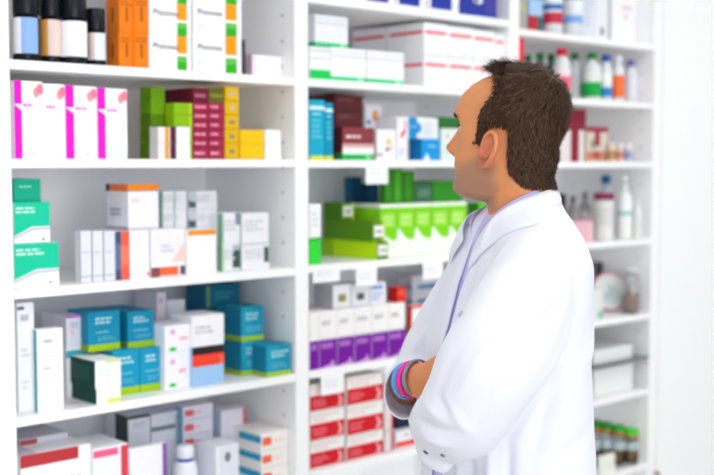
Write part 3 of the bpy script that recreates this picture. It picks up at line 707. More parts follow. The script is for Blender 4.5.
# sagging cloth under the elbow and at the armpit
tube(bm, [Q(434, 430, -.14), Q(432, 450, -.12), Q(442, 462, -.13)], [.030, .026, .02], n=20)
coat_me = remesh(bm, .0052, 5, .5)
FOLDS = [ # px0, py0, b0, px1, py1, b1, width, amp
 (566, 292, -.22, 520, 352, -.27, .010, -.0060), (552, 288, -.24, 500, 345, -.29, .009, .0045), (575, 310, -.18, 536, 385, -.24, .012, .006),
 (500, 330, -.28, 455, 398, -.28, .011, .0050), (520, 350, -.28, 478, 420, -.27, .011, -.0055), (470, 345, -.25, 430, 398, -.25, .010, -.0045),
 (412, 420, -.2, 452, 436, -.27, .008, -.006), (414, 432, -.2, 450, 450, -.25, .008, .005), (440, 400, -.27, 470, 436, -.27, .009, .0045),
 (425, 392, -.25, 450, 420, -.28, .008, -.0045), (418, 402, -.22, 440, 425, -.27, .007, .004), (540, 262, -.24, 500, 282, -.2, .012, -.004),
 (560, 250, -.2, 580, 330, -.12, .011, -.004), (590, 300, -.05, 560, 400, -.15, .016, .005), (585, 420, -.1, 540, 470, -.17, .014, -.005), (555, 380, -.17, 530, 470, -.18, .014, -.006),
 (552, 372, -.16, 498, 450, -.16, .009, -.008), (545, 385, -.12, 520, 430, -.13, .008, -.006), (600, 330, .0, 548, 380, -.15, .010, -.005),
 (510, 440, -.17, 505, 520, -.18, .010, -.008), (490, 448, -.16, 488, 520, -.17, .009, .007), (470, 450, -.14, 468, 520, -.14, .009, -.008), (455, 460, -.12, 452, 520, -.12, .008, .006),
 (470, 268, .0, 446, 330, -.02, .008, .003), (480, 262, -.06, 462, 330, -.08, .010, -.004), (505, 245, -.14, 470, 330, -.14, .010, .004),
 (455, 292, .12, 425, 330, .12, .009, -.005), (440, 300, .1, 412, 350, .12, .008, .005), (415, 345, .1, 395, 372, .1, .007, -.005), (432, 330, .1, 418, 362, .1, .007, -.0045)]
segs = [(Q(a, b, c), Q(d, e, f), w, k) for a, b, c, d, e, f, w, k in FOLDS]
bm = bmesh.new(); bm.from_mesh(coat_me); bm.normal_update()
tf, tl = fdir(TY), ldir(TY)
disp = []
for v in bm.verts:
    s = 0
    for p0, p1, w, k in segs:
        e = p1-p0; t = (v.co-p0).dot(e)/e.length_squared
        tt = max(0, min(1, t)); q = p0+e*tt; dist = (v.co-q).length
        perp = (v.co-q); perp -= perp.project(v.normal); dd = perp.length
        if dist < .07: s += 1.35*k*g(dd, w)*(math.sin(PI*max(0, min(1, (tt*.9+.05))))**.6)*max(0, 1-dist/.07)**.5
    q = v.co
    s += mnoise.noise(Vector((q.dot(A_)*9, q.dot(B_)*9, q.z*5)))*.0045+mnoise.noise(q*26)*.0013
    disp.append(s)
for v, s in zip(bm.verts, disp): v.co = v.co+v.normal*s
# open front: the strip between the two front edges, the bottom and the neck
def tloc(p):
    y = 300; z = p.z
    # torso centre at this height
    return z
zc = [(Q(t[1], t[0], 0).z, Q(t[1], t[0], 0)) for t in TS][::-1]
def centre(z):
    xs_ = [c[0] for c in zc]
    return Vector((float(np.interp(z, xs_, [c[1].x for c in zc])), float(np.interp(z, xs_, [c[1].y for c in zc])), z))
zneck = Q(500, 205, 0).z; zhem = Q(509, 730, 0).z
dele = []
for f in bm.faces:
    c = f.calc_center_median(); r = c-centre(c.z); u = r.dot(tf); v_ = r.dot(tl)
    if c.z < zhem: dele.append(f); continue
    if u > .05 and u < .16:
        y_ = (CAM_Z-c.z)
        lo, hi = -.012, .012
        wz = float(np.interp(c.z, [.6, 1.0, 1.20, 1.27, 1.36, 1.44, 1.50], [.05, .03, .009, .005, .007, .014, .028]))
        if abs(v_-.004) < wz and c.z < 1.56: dele.append(f); continue
    if c.z > zneck+.002 and (c-Q(524, 205, 0)).length < .075: dele.append(f)
bmesh.ops.delete(bm, geom=dele, context='FACES')
bmesh.ops.delete(bm, geom=[v for v in bm.verts if not v.link_faces], context='VERTS')
for _ in range(14):
    nw_ = {}
    for v in bm.verts:
        if v.is_boundary:
            nb = [e.other_vert(v) for e in v.link_edges if e.is_boundary]
            if len(nb) == 2: nw_[v] = v.co*.4+(nb[0].co+nb[1].co)*.3
    for v, q in nw_.items(): v.co = q
M_COAT = mat('#f3f4fb', .75, .2, bump=.12, bscale=420, name='white_cotton', var=.01)
translucent(M_COAT, '#f6f8ff', .25)
def solid(o, t, off=-1):
    s = o.modifiers.new('thickness', 'SOLIDIFY'); s.thickness = t; s.offset = off
coat = finish(tomesh(bm), 'coat', M_COAT, man); solid(coat, .0022)
# cuff of the sleeve that points at the camera: open flared end
def cuff(pts, rad, ref):
    bm = bmesh.new(); tube(bm, pts, rad, n=40, ref=ref, cap=False, sub=6)
    bm.normal_update()
    for v in bm.verts: v.co += Vector((mnoise.noise(v.co*22), mnoise.noise(v.co*22+Vector((5, 5, 5))), mnoise.noise(v.co*22+Vector((9, 1, 3)))))*.006
    o = finish(tomesh(bm), 'cuff', M_COAT, coat); solid(o, .002); return o
cuff([Q(415, 385, .12), Q(411, 388, .07), Q(405, 389, .01), Q(402, 391, -.03)], [(.044, .046), (.044, .047), (.038, .047), (.033, .047)], A_)
# collars
bvh = BVHTree.FromPolygons([v.co+BASE for v in coat.data.vertices], [tuple(q.vertices) for q in coat.data.polygons])
def drape(pt, off):
    r = (pt-CAM).normalized(); h = bvh.ray_cast(CAM, r)
    if h[0] is None or (h[0]-pt).length > .07: return pt
    n = h[1] if h[1].dot(r) < 0 else -h[1]
    return h[0]+n*off
def strip(rows, name, m, parent, th=.002, n=6, k=3, lay=()):
    pts = [[Q(*p) for p in r] for r in rows]
    for ri, i0, off in lay: pts[ri] = [drape(q, off) if i >= i0 else q for i, q in enumerate(pts[ri])]
    rows = [catmull(r, n) for r in pts]
    cols_ = list(zip(*rows)); grid = [catmull(list(c), k) for c in cols_]
    bm = bmesh.new(); V = [[bm.verts.new(p) for p in c] for c in grid]
    for a, b in zip(V, V[1:]):
        for i in range(len(a)-1): bm.faces.new((a[i], a[i+1], b[i+1], b[i]))
    o = finish(tomesh(bm), name, m, parent); solid(o, th, 0); return o
up = [(463, 240, .0), (463, 226, .03), (470, 214, .055), (485, 208, .072), (508, 201, .078), (530, 192, .07), (548, 187, .045), (555, 187, .0), (548, 190, -.045), (531, 196, -.070), (511, 205, -.076), (496, 215, -.066), (486, 226, -.050), (477, 240, -.030)]
mid_ = [(456, 250, .015), (458, 232, .05), (466, 220, .075), (484, 213, .095), (508, 208, .10), (533, 200, .09), (553, 197, .055), (561, 198, .0), (555, 203, -.055), (535, 210, -.088), (511, 219, -.096), (493, 231, -.086), (481, 244, -.070), (470, 260, -.050)]
low = [(449, 262, .03), (452, 246, .07), (462, 234, .10), (482, 224, .122), (508, 220, .13), (536, 214, .115), (555, 209, .06), (561, 211, .0), (556, 217, -.06), (538, 224, -.098), (512, 232, -.112), (495, 243, -.103), (481, 256, -.083), (469, 270, -.060)]
strip([up, mid_, low], 'collar', M_COAT, coat, .0018, lay=((2, 9, .0012), (1, 10, .006)))
M_LAV = mat('#c6bdea', .7, .2, bump=.1, bscale=400, name='lavender_cotton', var=.02)
bm = bmesh.new(); sections(bm, tsec(.95, .86, 205, 640), TY); shirt = finish(remesh(bm, .009, 2), 'shirt', M_LAV, man)
s_up = [(472, 236, .005), (470, 222, .03), (476, 212, .05), (488, 205, .064), (508, 198, .068), (530, 189, .06), (545, 184, .038), (551, 184, .0), (545, 187, -.038), (529, 193, -.060), (511, 202, -.066), (498, 211, -.056), (489, 219, -.044), (480, 231, -.018)]
s_lo = [(474, 244, .01), (473, 236, .04), (478, 228, .062), (490, 222, .078), (508, 214, .082), (530, 206, .075), (548, 202, .048), (556, 203, .0), (549, 206, -.048), (530, 210, -.072), (511, 218, -.078), (496, 226, -.068), (486, 234, -.054), (477, 246, -.030)]
strip([s_up, s_lo], 'shirt_collar', M_LAV, man, .002, k=2)
# buttons
bvh = BVHTree.FromPolygons([v.co+BASE for v in coat.data.vertices], [tuple(p.vertices) for p in coat.data.polygons])
for px, py, c_, r_ in ((461, 238, '#c9cad6', .0055), (461, 314, '#b9bccb', .0055), (426, 452, '#5b5f70', .0048), (443, 455, '#7b7f90', .0042)):
    r = ray(px, py).normalized(); hit = bvh.ray_cast(CAM, r)
    if hit[0] is None: continue
    n = hit[1] if hit[1].dot(r) < 0 else -hit[1]
    bm = bmesh.new(); rot = n.to_track_quat('Z', 'Y').to_matrix().to_4x4()
    bmesh.ops.create_cone(bm, cap_ends=True, segments=20, radius1=r_, radius2=r_*.85, depth=.0025, matrix=Matrix.Translation(hit[0]+n*.0012) @ rot)
    finish(tomesh(bm), 'button', mat(c_, .3), coat)
# bracelets round the wrist
ax = (A_*.62-B_*.76+C_*.06).normalized()
for px, c_, tb in ((406.5, '#3aa6e8', .0045), (411.5, '#f030a0', .0056), (417, '#8f86a0', .0045)):
    c = Q(px, 380.5-(px-406)*.25, -.028-(px-406)*.0011); u = ax.orthogonal().normalized(); v = ax.cross(u)
    bm = bmesh.new(); N = 48; K = 10; R = .0305; V = []
    for i in range(N):
        a = 2*PI*i/N; d = u*math.cos(a)+v*math.sin(a)
        V.append([bm.verts.new(c+d*(R+.0022*math.cos(2*PI*k/K))+ax*tb*math.sin(2*PI*k/K)) for k in range(K)])
    for i in range(N):
        for k in range(K): bm.faces.new((V[i][k], V[i][(k+1) % K], V[(i+1) % N][(k+1) % K], V[(i+1) % N][k]))
    o = finish(tomesh(bm), 'bracelet', mat(c_, .4), man); o['label'] = {'#3aa6e8': 'blue bracelet', '#f030a0': 'pink bracelet', '#8f86a0': 'grey bracelet'}[c_]
# trousers and shoes
bm = bmesh.new()
l, f = ldir(TY), fdir(TY); hp = Q(508, 600, 0); hx = Vector((hp.x, hp.y, 0))
tube(bm, [hx+C_*1.0, hx+C_*.86], [(.115, .165), (.115, .17)], ref=f, n=40)
for s, off in ((1, 0), (-1, .03)):
    p = lambda z, fo=0: hx+l*s*.098+f*(fo+off)+C_*z
    tube(bm, [p(.88), p(.70), p(.48, .008), p(.28, -.005), p(.07, -.01)], [.100, .092, .074, .068, .066], n=32)
finish(remesh(bm, .007, 4), 'trousers', mat('#3a3d4a', .8, .2, bump=.2, bscale=300, name='dark_twill'), man)
for s, off in ((1, 0), (-1, .03)):
    p = lambda z, fo=0: hx+l*s*.098+f*(fo+off)+C_*z
    bm = bmesh.new(); tube(bm, [p(.05, -.055), p(.052, .0), p(.048, .06), p(.040, .15), p(.034, .20)], [(.042, .04), (.050, .041), (.040, .044), (.030, .045), (.022, .034)], ref=C_, n=28)
    me = remesh(bm, .005, 3)
    for v in me.vertices: v.co.z = max(v.co.z, .004)
    finish(me, 'shoe', mat('#26211f', .35, name='black_leather'), man)
# ================= MIDDLE shelf 0 =================
BL = '#26379e'
g = 'white boxes with a blue panel on the topmost shelf'
for i, (a, b, p0, p1, c) in enumerate([(339, 364, .1, .75, '#4b3f93'), (365, 395, .03, .78, BL), (397, 427, .06, .76, BL), (429, 459, .06, .76, BL)]):
    carton('white box with %s panel, %s from left on the topmost visible shelf' % ('violet' if i == 0 else 'blue', ordn[i]), 'M0', a, b, -40, W_, d=.012, dep=.12, group=g,
           dec=(('F', p0, .05, p1, .9, c), ('F', p0+.2, .4, p1-.2, .45, '#8f9ad0'), ('circ', 'F', .9, .14, .003, '#a07a68')))
carton('large blue box with white panel and round dark emblem beside the upright', 'M0', 460.5, 497, -45, BL, d=.012, dep=.12, dec=(('F', .36, .22, .60, 1, '#dfe2ee'), ('circ', 'F', .44, .26, .009, '#59636c', 3), ('circ', 'F', .47, .22, .005, '#c9ccd0', 4), ('F', .66, .05, .95, .95, '#4440a0')))
# ================= MIDDLE shelf 1 =================
GN = '#18c76a'
gw = 'white boxes with green bottom band'
r1 = carton('white box with bright green corner, left end under the topmost shelf', 'M1', 309.5, 330.5, 47, '#eef0f0', d=.012, dep=.12, dec=(('F', 0, 0, 1, .3, '#10c858'), ('F', .0, .62, 1, .66, '#c9ccd2'), ('F', .0, .85, 1, .9, '#c9ccd2')), group=gw)
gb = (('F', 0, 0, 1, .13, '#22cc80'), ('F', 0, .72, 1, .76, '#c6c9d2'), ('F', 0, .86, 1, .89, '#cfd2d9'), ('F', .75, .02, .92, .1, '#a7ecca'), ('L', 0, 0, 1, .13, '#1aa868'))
r2 = carton('white box with green bottom band, middle of the bottom row', 'M1', 331, 366, 48.5, '#f0f1f3', d=.012, dep=.12, dec=gb, group=gw)
carton('white box with green bottom band, right end of the bottom row', 'M1', 367, 404, 51.5, '#f0f1f3', d=.012, dep=.07, dec=gb, group=gw)
carton('white box with green bottom band lying on top of the bottom row', r2, 315, 348, 16, '#e6e7ee', d=.014, dep=.12, dec=gb, group=gw)
rw = 'long white boxes with red stripe'
rows = {}
fr = [(424, 448), (448.5, 473), (473.5, 494.5), (495, 507.5)]
rd = [('F', .05, .66, .93, .76, '#ee5f6c'), ('F', 0, 0, 1, .03, '#cfd0d6'), ('txt', 'F', .15, .84, .85, .9, 1, '#d9dbe0'), ('txt', 'F', .5, .1, .9, .16, 1, '#c9ccd4'), ('L', .02, .66, .46, .76, '#ee5f6c'), ('L', .54, .66, .98, .76, '#ee5f6c'), ('L', .49, 0, .505, 1, '#d5d6dc')]
for i, (a, b) in enumerate(fr):
    r = carton('long white box with red stripe, %s from left in the lower row' % ordn[i], 'M1', a, b, 56+i*2.0, '#f3f3f5', d=.02, xb=352 if i == 0 else None, dep=.3, dec=rd, group=rw)
    carton('long white box with red stripe, %s from left in the upper row' % ordn[i], r, a, b, 23.5+i*3.6, '#f3f3f5', d=.02, xb=352 if i == 0 else None, dep=.3, dec=rd, group=rw)
# ================= MIDDLE shelf 2 =================
TQ = '#12a8c8'
tqd = (('F', 0, .84, 1, .90, '#d8f0f4'), ('F', 0, 0, 1, .07, '#d8e020'), ('txt', 'F', .15, .35, .85, .7, 4, '#5fcadd'), ('txt', 'F', .2, .74, .9, .8, 1, '#aee2ec'))
carton('tall turquoise box with yellow foot against the left side of the middle bay', 'M2', 309.5, 324.5, 100, TQ, d=.012, dep=.1, dec=tqd, group='tall turquoise boxes with yellow foot')
carton('tall turquoise box with yellow foot touching the maroon boxes', 'M2', 325, 333, 103, '#0d94b8', d=.02, dep=.1, dec=tqd, group='tall turquoise boxes with yellow foot')
MR = '#6f3236'
r = carton('dark maroon box, lowest of three at the back behind the turquoise boxes', 'M2', 335, 363, 128, MR, d=.13, dep=.12, group='dark maroon boxes at the back')
for i, yt in enumerate((111.5, 95)):
    r = carton('dark maroon box with faint lettering, %s of three at the back' % ('middle' if i == 0 else 'topmost'), r, 335, 363, yt, MR, d=.13, dep=.12, dec=(('txt', 'F', .1, .6, .7, .8, 1, '#9c6467'), ('F', 0, 0, 1, .05, '#4a1c22')), group='dark maroon boxes at the back')
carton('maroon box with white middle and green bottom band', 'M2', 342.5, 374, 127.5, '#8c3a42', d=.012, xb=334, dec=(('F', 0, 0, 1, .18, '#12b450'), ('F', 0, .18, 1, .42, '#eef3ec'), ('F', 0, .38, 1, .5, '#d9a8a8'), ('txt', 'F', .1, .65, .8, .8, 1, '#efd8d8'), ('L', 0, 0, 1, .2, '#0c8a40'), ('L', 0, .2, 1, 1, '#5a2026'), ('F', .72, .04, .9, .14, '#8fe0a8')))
r = carton('white carton under the box with the orange print', 'M2', 365, 385, 130, '#e9e7ee', d=.12, dep=.08, dec=(('F', 0, .2, 1, .24, '#b58a9c'),))
carton('white box with round orange print and blue mark', r, 365, 382, 104.5, '#e9e9f0', d=.12, dep=.08, dec=(('circ', 'F', .6, .55, .012, '#e8923c', 2, 14, 1.3), ('circ', 'F', .6, .6, .006, '#f0b470', 3), ('circ', 'F', .2, .3, .009, '#4a8ad8', 2, 14, .7)))
carton('white box with small yellow and maroon printed figure', 'M2', 376.5, 396, 129.5, '#efeef2', d=.03, dep=.08, dec=(('circ', 'F', .62, .6, .008, '#e8c860', 2, 14, 1.3), ('circ', 'F', .55, .35, .006, '#8a3050', 3), ('circ', 'F', .75, .4, .004, '#e07040', 3), ('F', 0, .15, .3, .2, '#8a3a60')))
carton('grey white box with slim vertical lines behind the printed figure box', 'M2', 384, 396, 117, '#d8d6da', d=.13, dep=.1, dec=(('F', .3, 0, .36, 1, '#b9b6ba'), ('F', .7, 0, .76, 1, '#b9b6ba')))
carton('white box with red curved stroke left of the blue boxes', 'M2', 397, 407.5, 117, '#efeef2', d=.035, dep=.08, dec=(('poly', 'F', [(.4, .5), (.8, .62), (.9, .85), (.7, .95), (.75, .75), (.3, .58)], '#e0505c'), ('txt', 'F', .2, .1, .8, .3, 2, '#c9c6cf')))
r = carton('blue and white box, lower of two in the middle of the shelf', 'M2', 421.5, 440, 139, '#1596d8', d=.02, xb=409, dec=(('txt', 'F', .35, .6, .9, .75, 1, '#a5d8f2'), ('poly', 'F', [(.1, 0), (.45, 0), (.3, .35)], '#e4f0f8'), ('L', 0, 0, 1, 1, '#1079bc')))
carton('white box with rounded blue end, upper of two in the middle of the shelf', r, 408.5, 438, 117.5, '#e9eef3', d=.03, dep=.1, dec=(('F', 0, 0, .28, 1, '#1b8fd0'), ('circ', 'F', .28, .5, .018, '#1b8fd0', 2, 16, .85), ('txt', 'F', .06, .5, .3, .62, 1, '#9fd0ee'), ('txt', 'F', .5, .2, .9, .8, 4, '#ccd3da')))
r = carton('pale greenish white box with small beige print beside the blue boxes', 'M2', 441, 462, 128.5, '#dfe9e4', d=.04, dep=.1, dec=(('circ', 'F', .3, .75, .006, '#c9b490', 2), ('txt', 'F', .2, .2, .8, .5, 3, '#b9cfc6')))
carton('dark green box lying on the pale greenish white box', r, 438.5, 462, 117, '#2f6e34', d=.04, dep=.1, dec=(('F', 0, .0, 1, .15, '#1f5226'),))
# ================= MIDDLE shelf 3 =================
r = carton('bright green box at the left end of the green shelf', 'M3', 309.5, 321, 238, '#2fd83c', d=.012, dep=.1, dec=(('F', 0, .92, 1, 1, '#1ea030'),))
carton('small white box resting on the bright green box', r, 309.5, 321, 204, '#f1f3f3', d=.012, dep=.04, dec=(('txt', 'F', .2, .3, .8, .8, 3, '#d4d8da'),))
OL = '#6c9a10'; lbl = [('F', .12, .22, .9, .82, '#eef0ec'), ('txt', 'F', .3, .4, .8, .65, 1, '#7f8a70')]
r = carton('yellow green box with labelled olive end, lowest of the labelled stack', 'M3', 376.5, 388, 241.5, '#5f8c12', d=.008, xb=322, dec=[('L', 0, 0, 1, 1, '#c8ee06'), ('L', 0, 0, .22, 1, '#9ccb0a')]+lbl, yref=250)
r = carton('olive green box with labelled end, middle of the labelled stack', r, 372.5, 385, 222, '#638f12', d=.012, xb=324, dec=[('L', 0, 0, 1, 1, '#578c14'), ('F', .78, 0, 1, 1, '#c3d91a')]+lbl, yref=230)
carton('olive green box with labelled end, topmost of the labelled stack', r, 341.5, 354, 202.5, '#638f12', d=.13, xb=324, dec=[('L', 0, 0, 1, 1, '#4b7c14'), ('F', .82, 0, 1, 1, '#c3d91a')]+lbl, yref=212)
wgd = [('L', 0, .45, 1, .93, '#8fdc1c'), ('F', 0, .52, 1, .93, '#7fd50c'), ('poly', 'F', [(.08, .54), (1, .54), (1, .34), (.8, .30), (.45, .36)], '#7fd50c'), ('F', .12, .56, .85, .82, '#a6e455'), ('txt', 'F', .2, .6, .8, .8, 2, '#c9f08e'), ('circ', 'F', .7, .2, .004, '#c9d0c9')]
big = []
xs = [362.5, 380, 397.5, 415, 432, 449.5, 467]
for i in range(6):
    big.append(carton('white box with lime green arched top, %s from left in its row' % ordn[i], 'M3', xs[i]-(3 if i == 0 else 0), xs[i+1]-(3 if i == 0 else .5), 204, '#f1f6ec', gap=.0003, d=.155 if i == 0 else .05, dep=.1, h=big[1].H if i > 1 else None, dec=wgd, group='white boxes with lime green arched top'))
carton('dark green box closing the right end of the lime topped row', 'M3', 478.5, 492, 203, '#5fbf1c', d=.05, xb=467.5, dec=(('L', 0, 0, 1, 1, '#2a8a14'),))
DG = '#2f7d18'
for i, (a, b, yt, c) in enumerate([(384.5, 393, 169, '#2f7a16'), (393.5, 402.5, 169, '#3a8a1e'), (403, 414.5, 171, '#2d7414')]):
    carton('dark green box standing on the lime topped row, %s from left' % ordn[i], big[i+1 if i < 2 else 2], a, b, yt, c, d=.053, dep=.02, dec=(('F', .2, .1, .7, .9, shade_hex(c, 1.2)),), group='dark green boxes standing on the lime topped row')
carton('dark green box lying on the lime topped row near the face', big[4], 433, 462, 181, '#2e8a1c', d=.055, dep=.09)
carton('greyish dark green box lying on the lime topped row beside the upright ones', big[3], 415, 432, 183, '#3c6a48', d=.055, dep=.09, dec=(('F', .2, .3, .9, .7, '#5a7f6a'),))
carton('dark blue box standing at the back left of the green shelf', 'M3', 351, 362, 177, '#17608e', d=.27, dep=.03)
carton('bright blue box standing at the back beside the dark green boxes', 'M3', 368, 379, 183, '#1a72ae', d=.26, dep=.03, dec=(('F', 0, 0, .08, 1, '#3c8a50'),))
# ================= MIDDLE shelf 4 =================
pd = [('F', 0, .0, 1, .50, '#74109a'), ('F', .12, .34, .78, .44, '#a868be'), ('poly', 'F', [(.05, .0), (.95, .0), (.8, .09), (.55, .05), (.3, .03)], '#d0a0dc'), ('circ', 'F', .72, .1, .0045, '#c48ad6', 3), ('txt', 'F', .15, .75, .8, .84, 2, '#a9a7b4'), ('F', 0, .52, 1, .54, '#dcdade'), ('F', 0, 0, .015, 1, '#dcdade')]
pur = []
xs = [309.5, 319, 337, 354.5, 371.5, 388.5, 405]
for i in range(6):
    pur.append(carton('white box with purple lower half, %s from left in its row' % ordn[i], 'M4', xs[i], xs[i+1]-.1, 312.5, '#f1f0ee', d=.012, dep=.13, gap=.0003, h=pur[0].H if i else None, dec=pd if i else [pd[0], pd[1]], group='white boxes with purple lower half'))
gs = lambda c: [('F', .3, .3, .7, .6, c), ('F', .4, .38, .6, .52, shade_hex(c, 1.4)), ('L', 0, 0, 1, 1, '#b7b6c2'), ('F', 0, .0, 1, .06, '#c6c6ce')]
carton('pale grey box with olive square print on the purple row', pur[2], 333, 351, 285, '#e3e3e8', d=.02, xb=314, dec=gs('#77763e'))
carton('pale grey box with dark grey square print on the purple row', pur[3], 351.5, 369.5, 284, '#e3e3e8', d=.02, dep=.09, dec=gs('#4c4e52'))
carton('pale grey box with blue print on the purple row', pur[4], 370, 386, 282.5, '#e3e5ee', d=.02, dep=.09, dec=(('F', .1, .7, .8, .88, '#7fa0d2'), ('txt', 'F', .1, .2, .9, .6, 2, '#a3b5da')))
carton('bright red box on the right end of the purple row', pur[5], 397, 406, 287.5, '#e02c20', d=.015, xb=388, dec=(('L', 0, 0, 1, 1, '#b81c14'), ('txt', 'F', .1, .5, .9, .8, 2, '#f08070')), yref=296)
r = carton('white carton with red edge right of the purple row', 'M4', 412, 452, 303.5, '#eeeef2', d=.02, xb=407, dec=(('L', 0, 0, 1, 1, '#d8402e'), ('F', 0, .94, .45, 1, '#f04a1c')))
r = 'M4'
for i, yt in enumerate((330, 301, 287, 273.5)):
    r = carton('pale box with blue band, %s in the stack behind the man' % ['lowest', 'second from bottom', 'third from bottom', 'topmost'][i], r, 412, 470, yt, '#c9c6cf' if i else '#dcdbe2', d=.17, xb=396, dec=(('F', .1, .0, 1, .3, '#4f86a8'), ('L', .3, 0, 1, .3, '#6c8fae'), ('F', .3, .05, .6, .25, '#2f6f98')) if i else (), group='pale boxes with blue band behind the man')
# ================= MIDDLE shelf 5 =================
rdx = [('F', 0, .08, 1, .62, '#d01424'), ('F', 0, .0, 1, .06, '#d9d3d0'), ('txt', 'F', .08, .2, .55, .5, 3, '#ec7884'), ('poly', 'F', [(.78, .14), (.9, .14), (.95, .3), (.85, .55), (.8, .55), (.86, .3)], '#f0a8b0'), ('F', 0, .88, .8, .92, '#dcb9b9'), ('txt', 'F', .1, .72, .7, .8, 1, '#e0b4b6')]
for ci, (a, b) in enumerate([(310, 344.5), (347, 383)]):
    r = 'M5'
    for i, yt in enumerate(((440, 411, 383), (434.5, 404.5, 375.5))[ci]):
        r = carton('white and red box, %s of the %s red column' % (['lowest', 'middle', 'topmost'][i], ['left', 'right'][ci]), r, a, b, yt, '#efece8', d=.012, dep=.14, dec=rdx, group='white and red boxes in two columns')
r = 'M5'
for i, yt in enumerate((432, 404, 376)):
    r = carton('pale pink end of a box beside the red columns, %s of three' % ['lowest', 'middle', 'topmost'][i], r, 384.5, 393.5, yt, '#e4d4d6', d=.02, dep=.14, dec=(('F', .75, 0, 1, 1, '#b8303c'), ('F', 0, 0, 1, .05, '#b9a9ab')), group='pale pink boxes beside the red columns')
r = carton('white box with red lower band under the crossed arms', 'M5', 396, 430, 428, '#e9e9ec', d=.03, dep=.14, dec=(('F', 0, .05, 1, .35, '#e8402c'), ('circ', 'F', .3, .7, .006, '#b9c0c6')))
carton('dark navy box half hidden by the crossed arms', r, 396, 430, 398, '#1d2440', d=.05, dep=.12)
# ================= price tags =================
def tagcard(label, key, a, b, yt, yb):
    y = -.0016; x0 = onY(a, yt+5, y).x; x1 = onY(b, yt+5, y).x; z0 = onY((a+b)/2, yb, y).z; z1 = onY((a+b)/2, yt, y).z
    W = x1-x0; H = z1-z0
    t = tag(empty('price_tag', ((x0+x1)/2, y, z0)), label, 'price tag', 'white price cards on the shelf edges')
    MB().box(-W/2, 0, 0, W/2, .0012, H, mat('#f4f4f6', .3)).build('card', t)
    m = MB(); 
    for q in (.62, .40): 
        for u0, u1 in ((.12, .42), (.46, .7)): m.quad([(-W/2+u0*W, -.0003, q*H), (-W/2+u1*W, -.0003, q*H), (-W/2+u1*W, -.0003, (q+.1)*H), (-W/2+u0*W, -.0003, (q+.1)*H)], mat('#dfe2ea'))
    m.build('printed_lines', t)
    return t
tagcard('white price card on the shelf edge above the blue box', 'M2', 366, 388, 162, 184)
tagcard('wide white price card on the shelf edge above the grey boxes, left one', 'M3', 313, 340, 266, 282)
tagcard('white price card on the shelf edge below the labelled green stack', 'M3', 356, 377, 268, 286)
tagcard('white price card on the shelf edge close to the man\'s chest', 'M3', 423, 443, 262, 279)
tagcard('white price card on the shelf edge above the red boxes', 'M4', 321, 344, 375, 394)
tagcard('white price card on the shelf edge above the crossed arms', 'M4', 385, 397, 362, 378)
tagcard('white price card on the lowest visible shelf edge', 'M5', 342, 361, 470, 488)
# ================= RIGHT bay =================
carton('grey box with yellow round print beside the middle upright', 'R0', 518.5, 528, -15, '#a3a5a2', d=.02, dep=.1, dec=(('circ', 'F', .5, .5, .009, '#c8c060', 2, 14, 1.5),))
r = carton('red box with pale blue upper part near the middle upright', 'R0', 529.5, 543, 16, '#c02c40', d=.05, dep=.1, dec=(('F', .6, 0, 1, 1, '#2a6a70'),))
carton('pale blue box lying on the red box', r, 529.5, 543, -12, '#a8cfee', d=.05, dep=.1, dec=(('F', 0, .6, 1, 1, '#2d6ac0'),))
def tin(label, xc, w, yt, d, bands):
    parts = [('body', [(0, 0), (1, 0), (1, .97), (.95, .98), (0, .98)], mat('#eef2f6', .35))]
    for n, z0, z1, c in bands: parts.append((n, [(1.01, z0), (1.015, z0+.004), (1.015, z1-.004), (1.01, z1)], mat(c, .35)))
    parts.append(('lid', [(0, .98), (1.03, .98), (1.03, 1.0), (0, 1.0)], mat('#dfe6ee')))
    return vessel('milk_powder_tin', label, 'tin', 'R0', xc, w, yt, None, d, parts, 'tins on the top right shelf')
tin('white tin with red band low down and blue top', 553, 20, -14, .02, [('label_band', .22, .45, '#c8304a'), ('label_band', .5, .62, '#3a70b8'), ('label_band', .75, .97, '#2d6ac0')])
tin('white tin with pale blue band and dark red top', 573.5, 19, -16, .02, [('label_band', .26, .40, '#7eaeea'), ('label_band', .7, .97, '#a82c46')])
carton('slim white box with faint grey blue pattern beside the tins', 'R0', 583.5, 595, -18, '#dfe3ee', d=.03, dep=.1, dec=(('txt', 'F', .1, .2, .9, .8, 5, '#c3cadd'),))
carton('slim white box with small dark mark near its foot', 'R0', 595.5, 609.5, -12, '#e9eaf0', d=.025, dep=.1, dec=(('F', .4, .1, .6, .24, '#6a6068'), ('F', .1, .86, .6, .9, '#8a8c98'), ('F', .94, 0, 1, 1, '#6a6c66')))
carton('large white box with faint pink print on the top right shelf', 'R0', 612, 637, -18, '#f4f3f5', d=.02, dep=.12, dec=(('circ', 'F', .55, .42, .008, '#d9b0c6', 2), ('txt', 'F', .4, .5, .9, .66, 1, '#e4d0dc'), ('F', 0, .86, .9, .88, '#b9bcc4')))
carton('white box with pale grey lines at the right end of the top shelf', 'R0', 637.5, 650, -14, '#eeeff2', d=.025, dep=.1, dec=(('F', .2, 0, .28, 1, '#d3d5db'), ('F', .6, 0, .68, 1, '#d3d5db')))
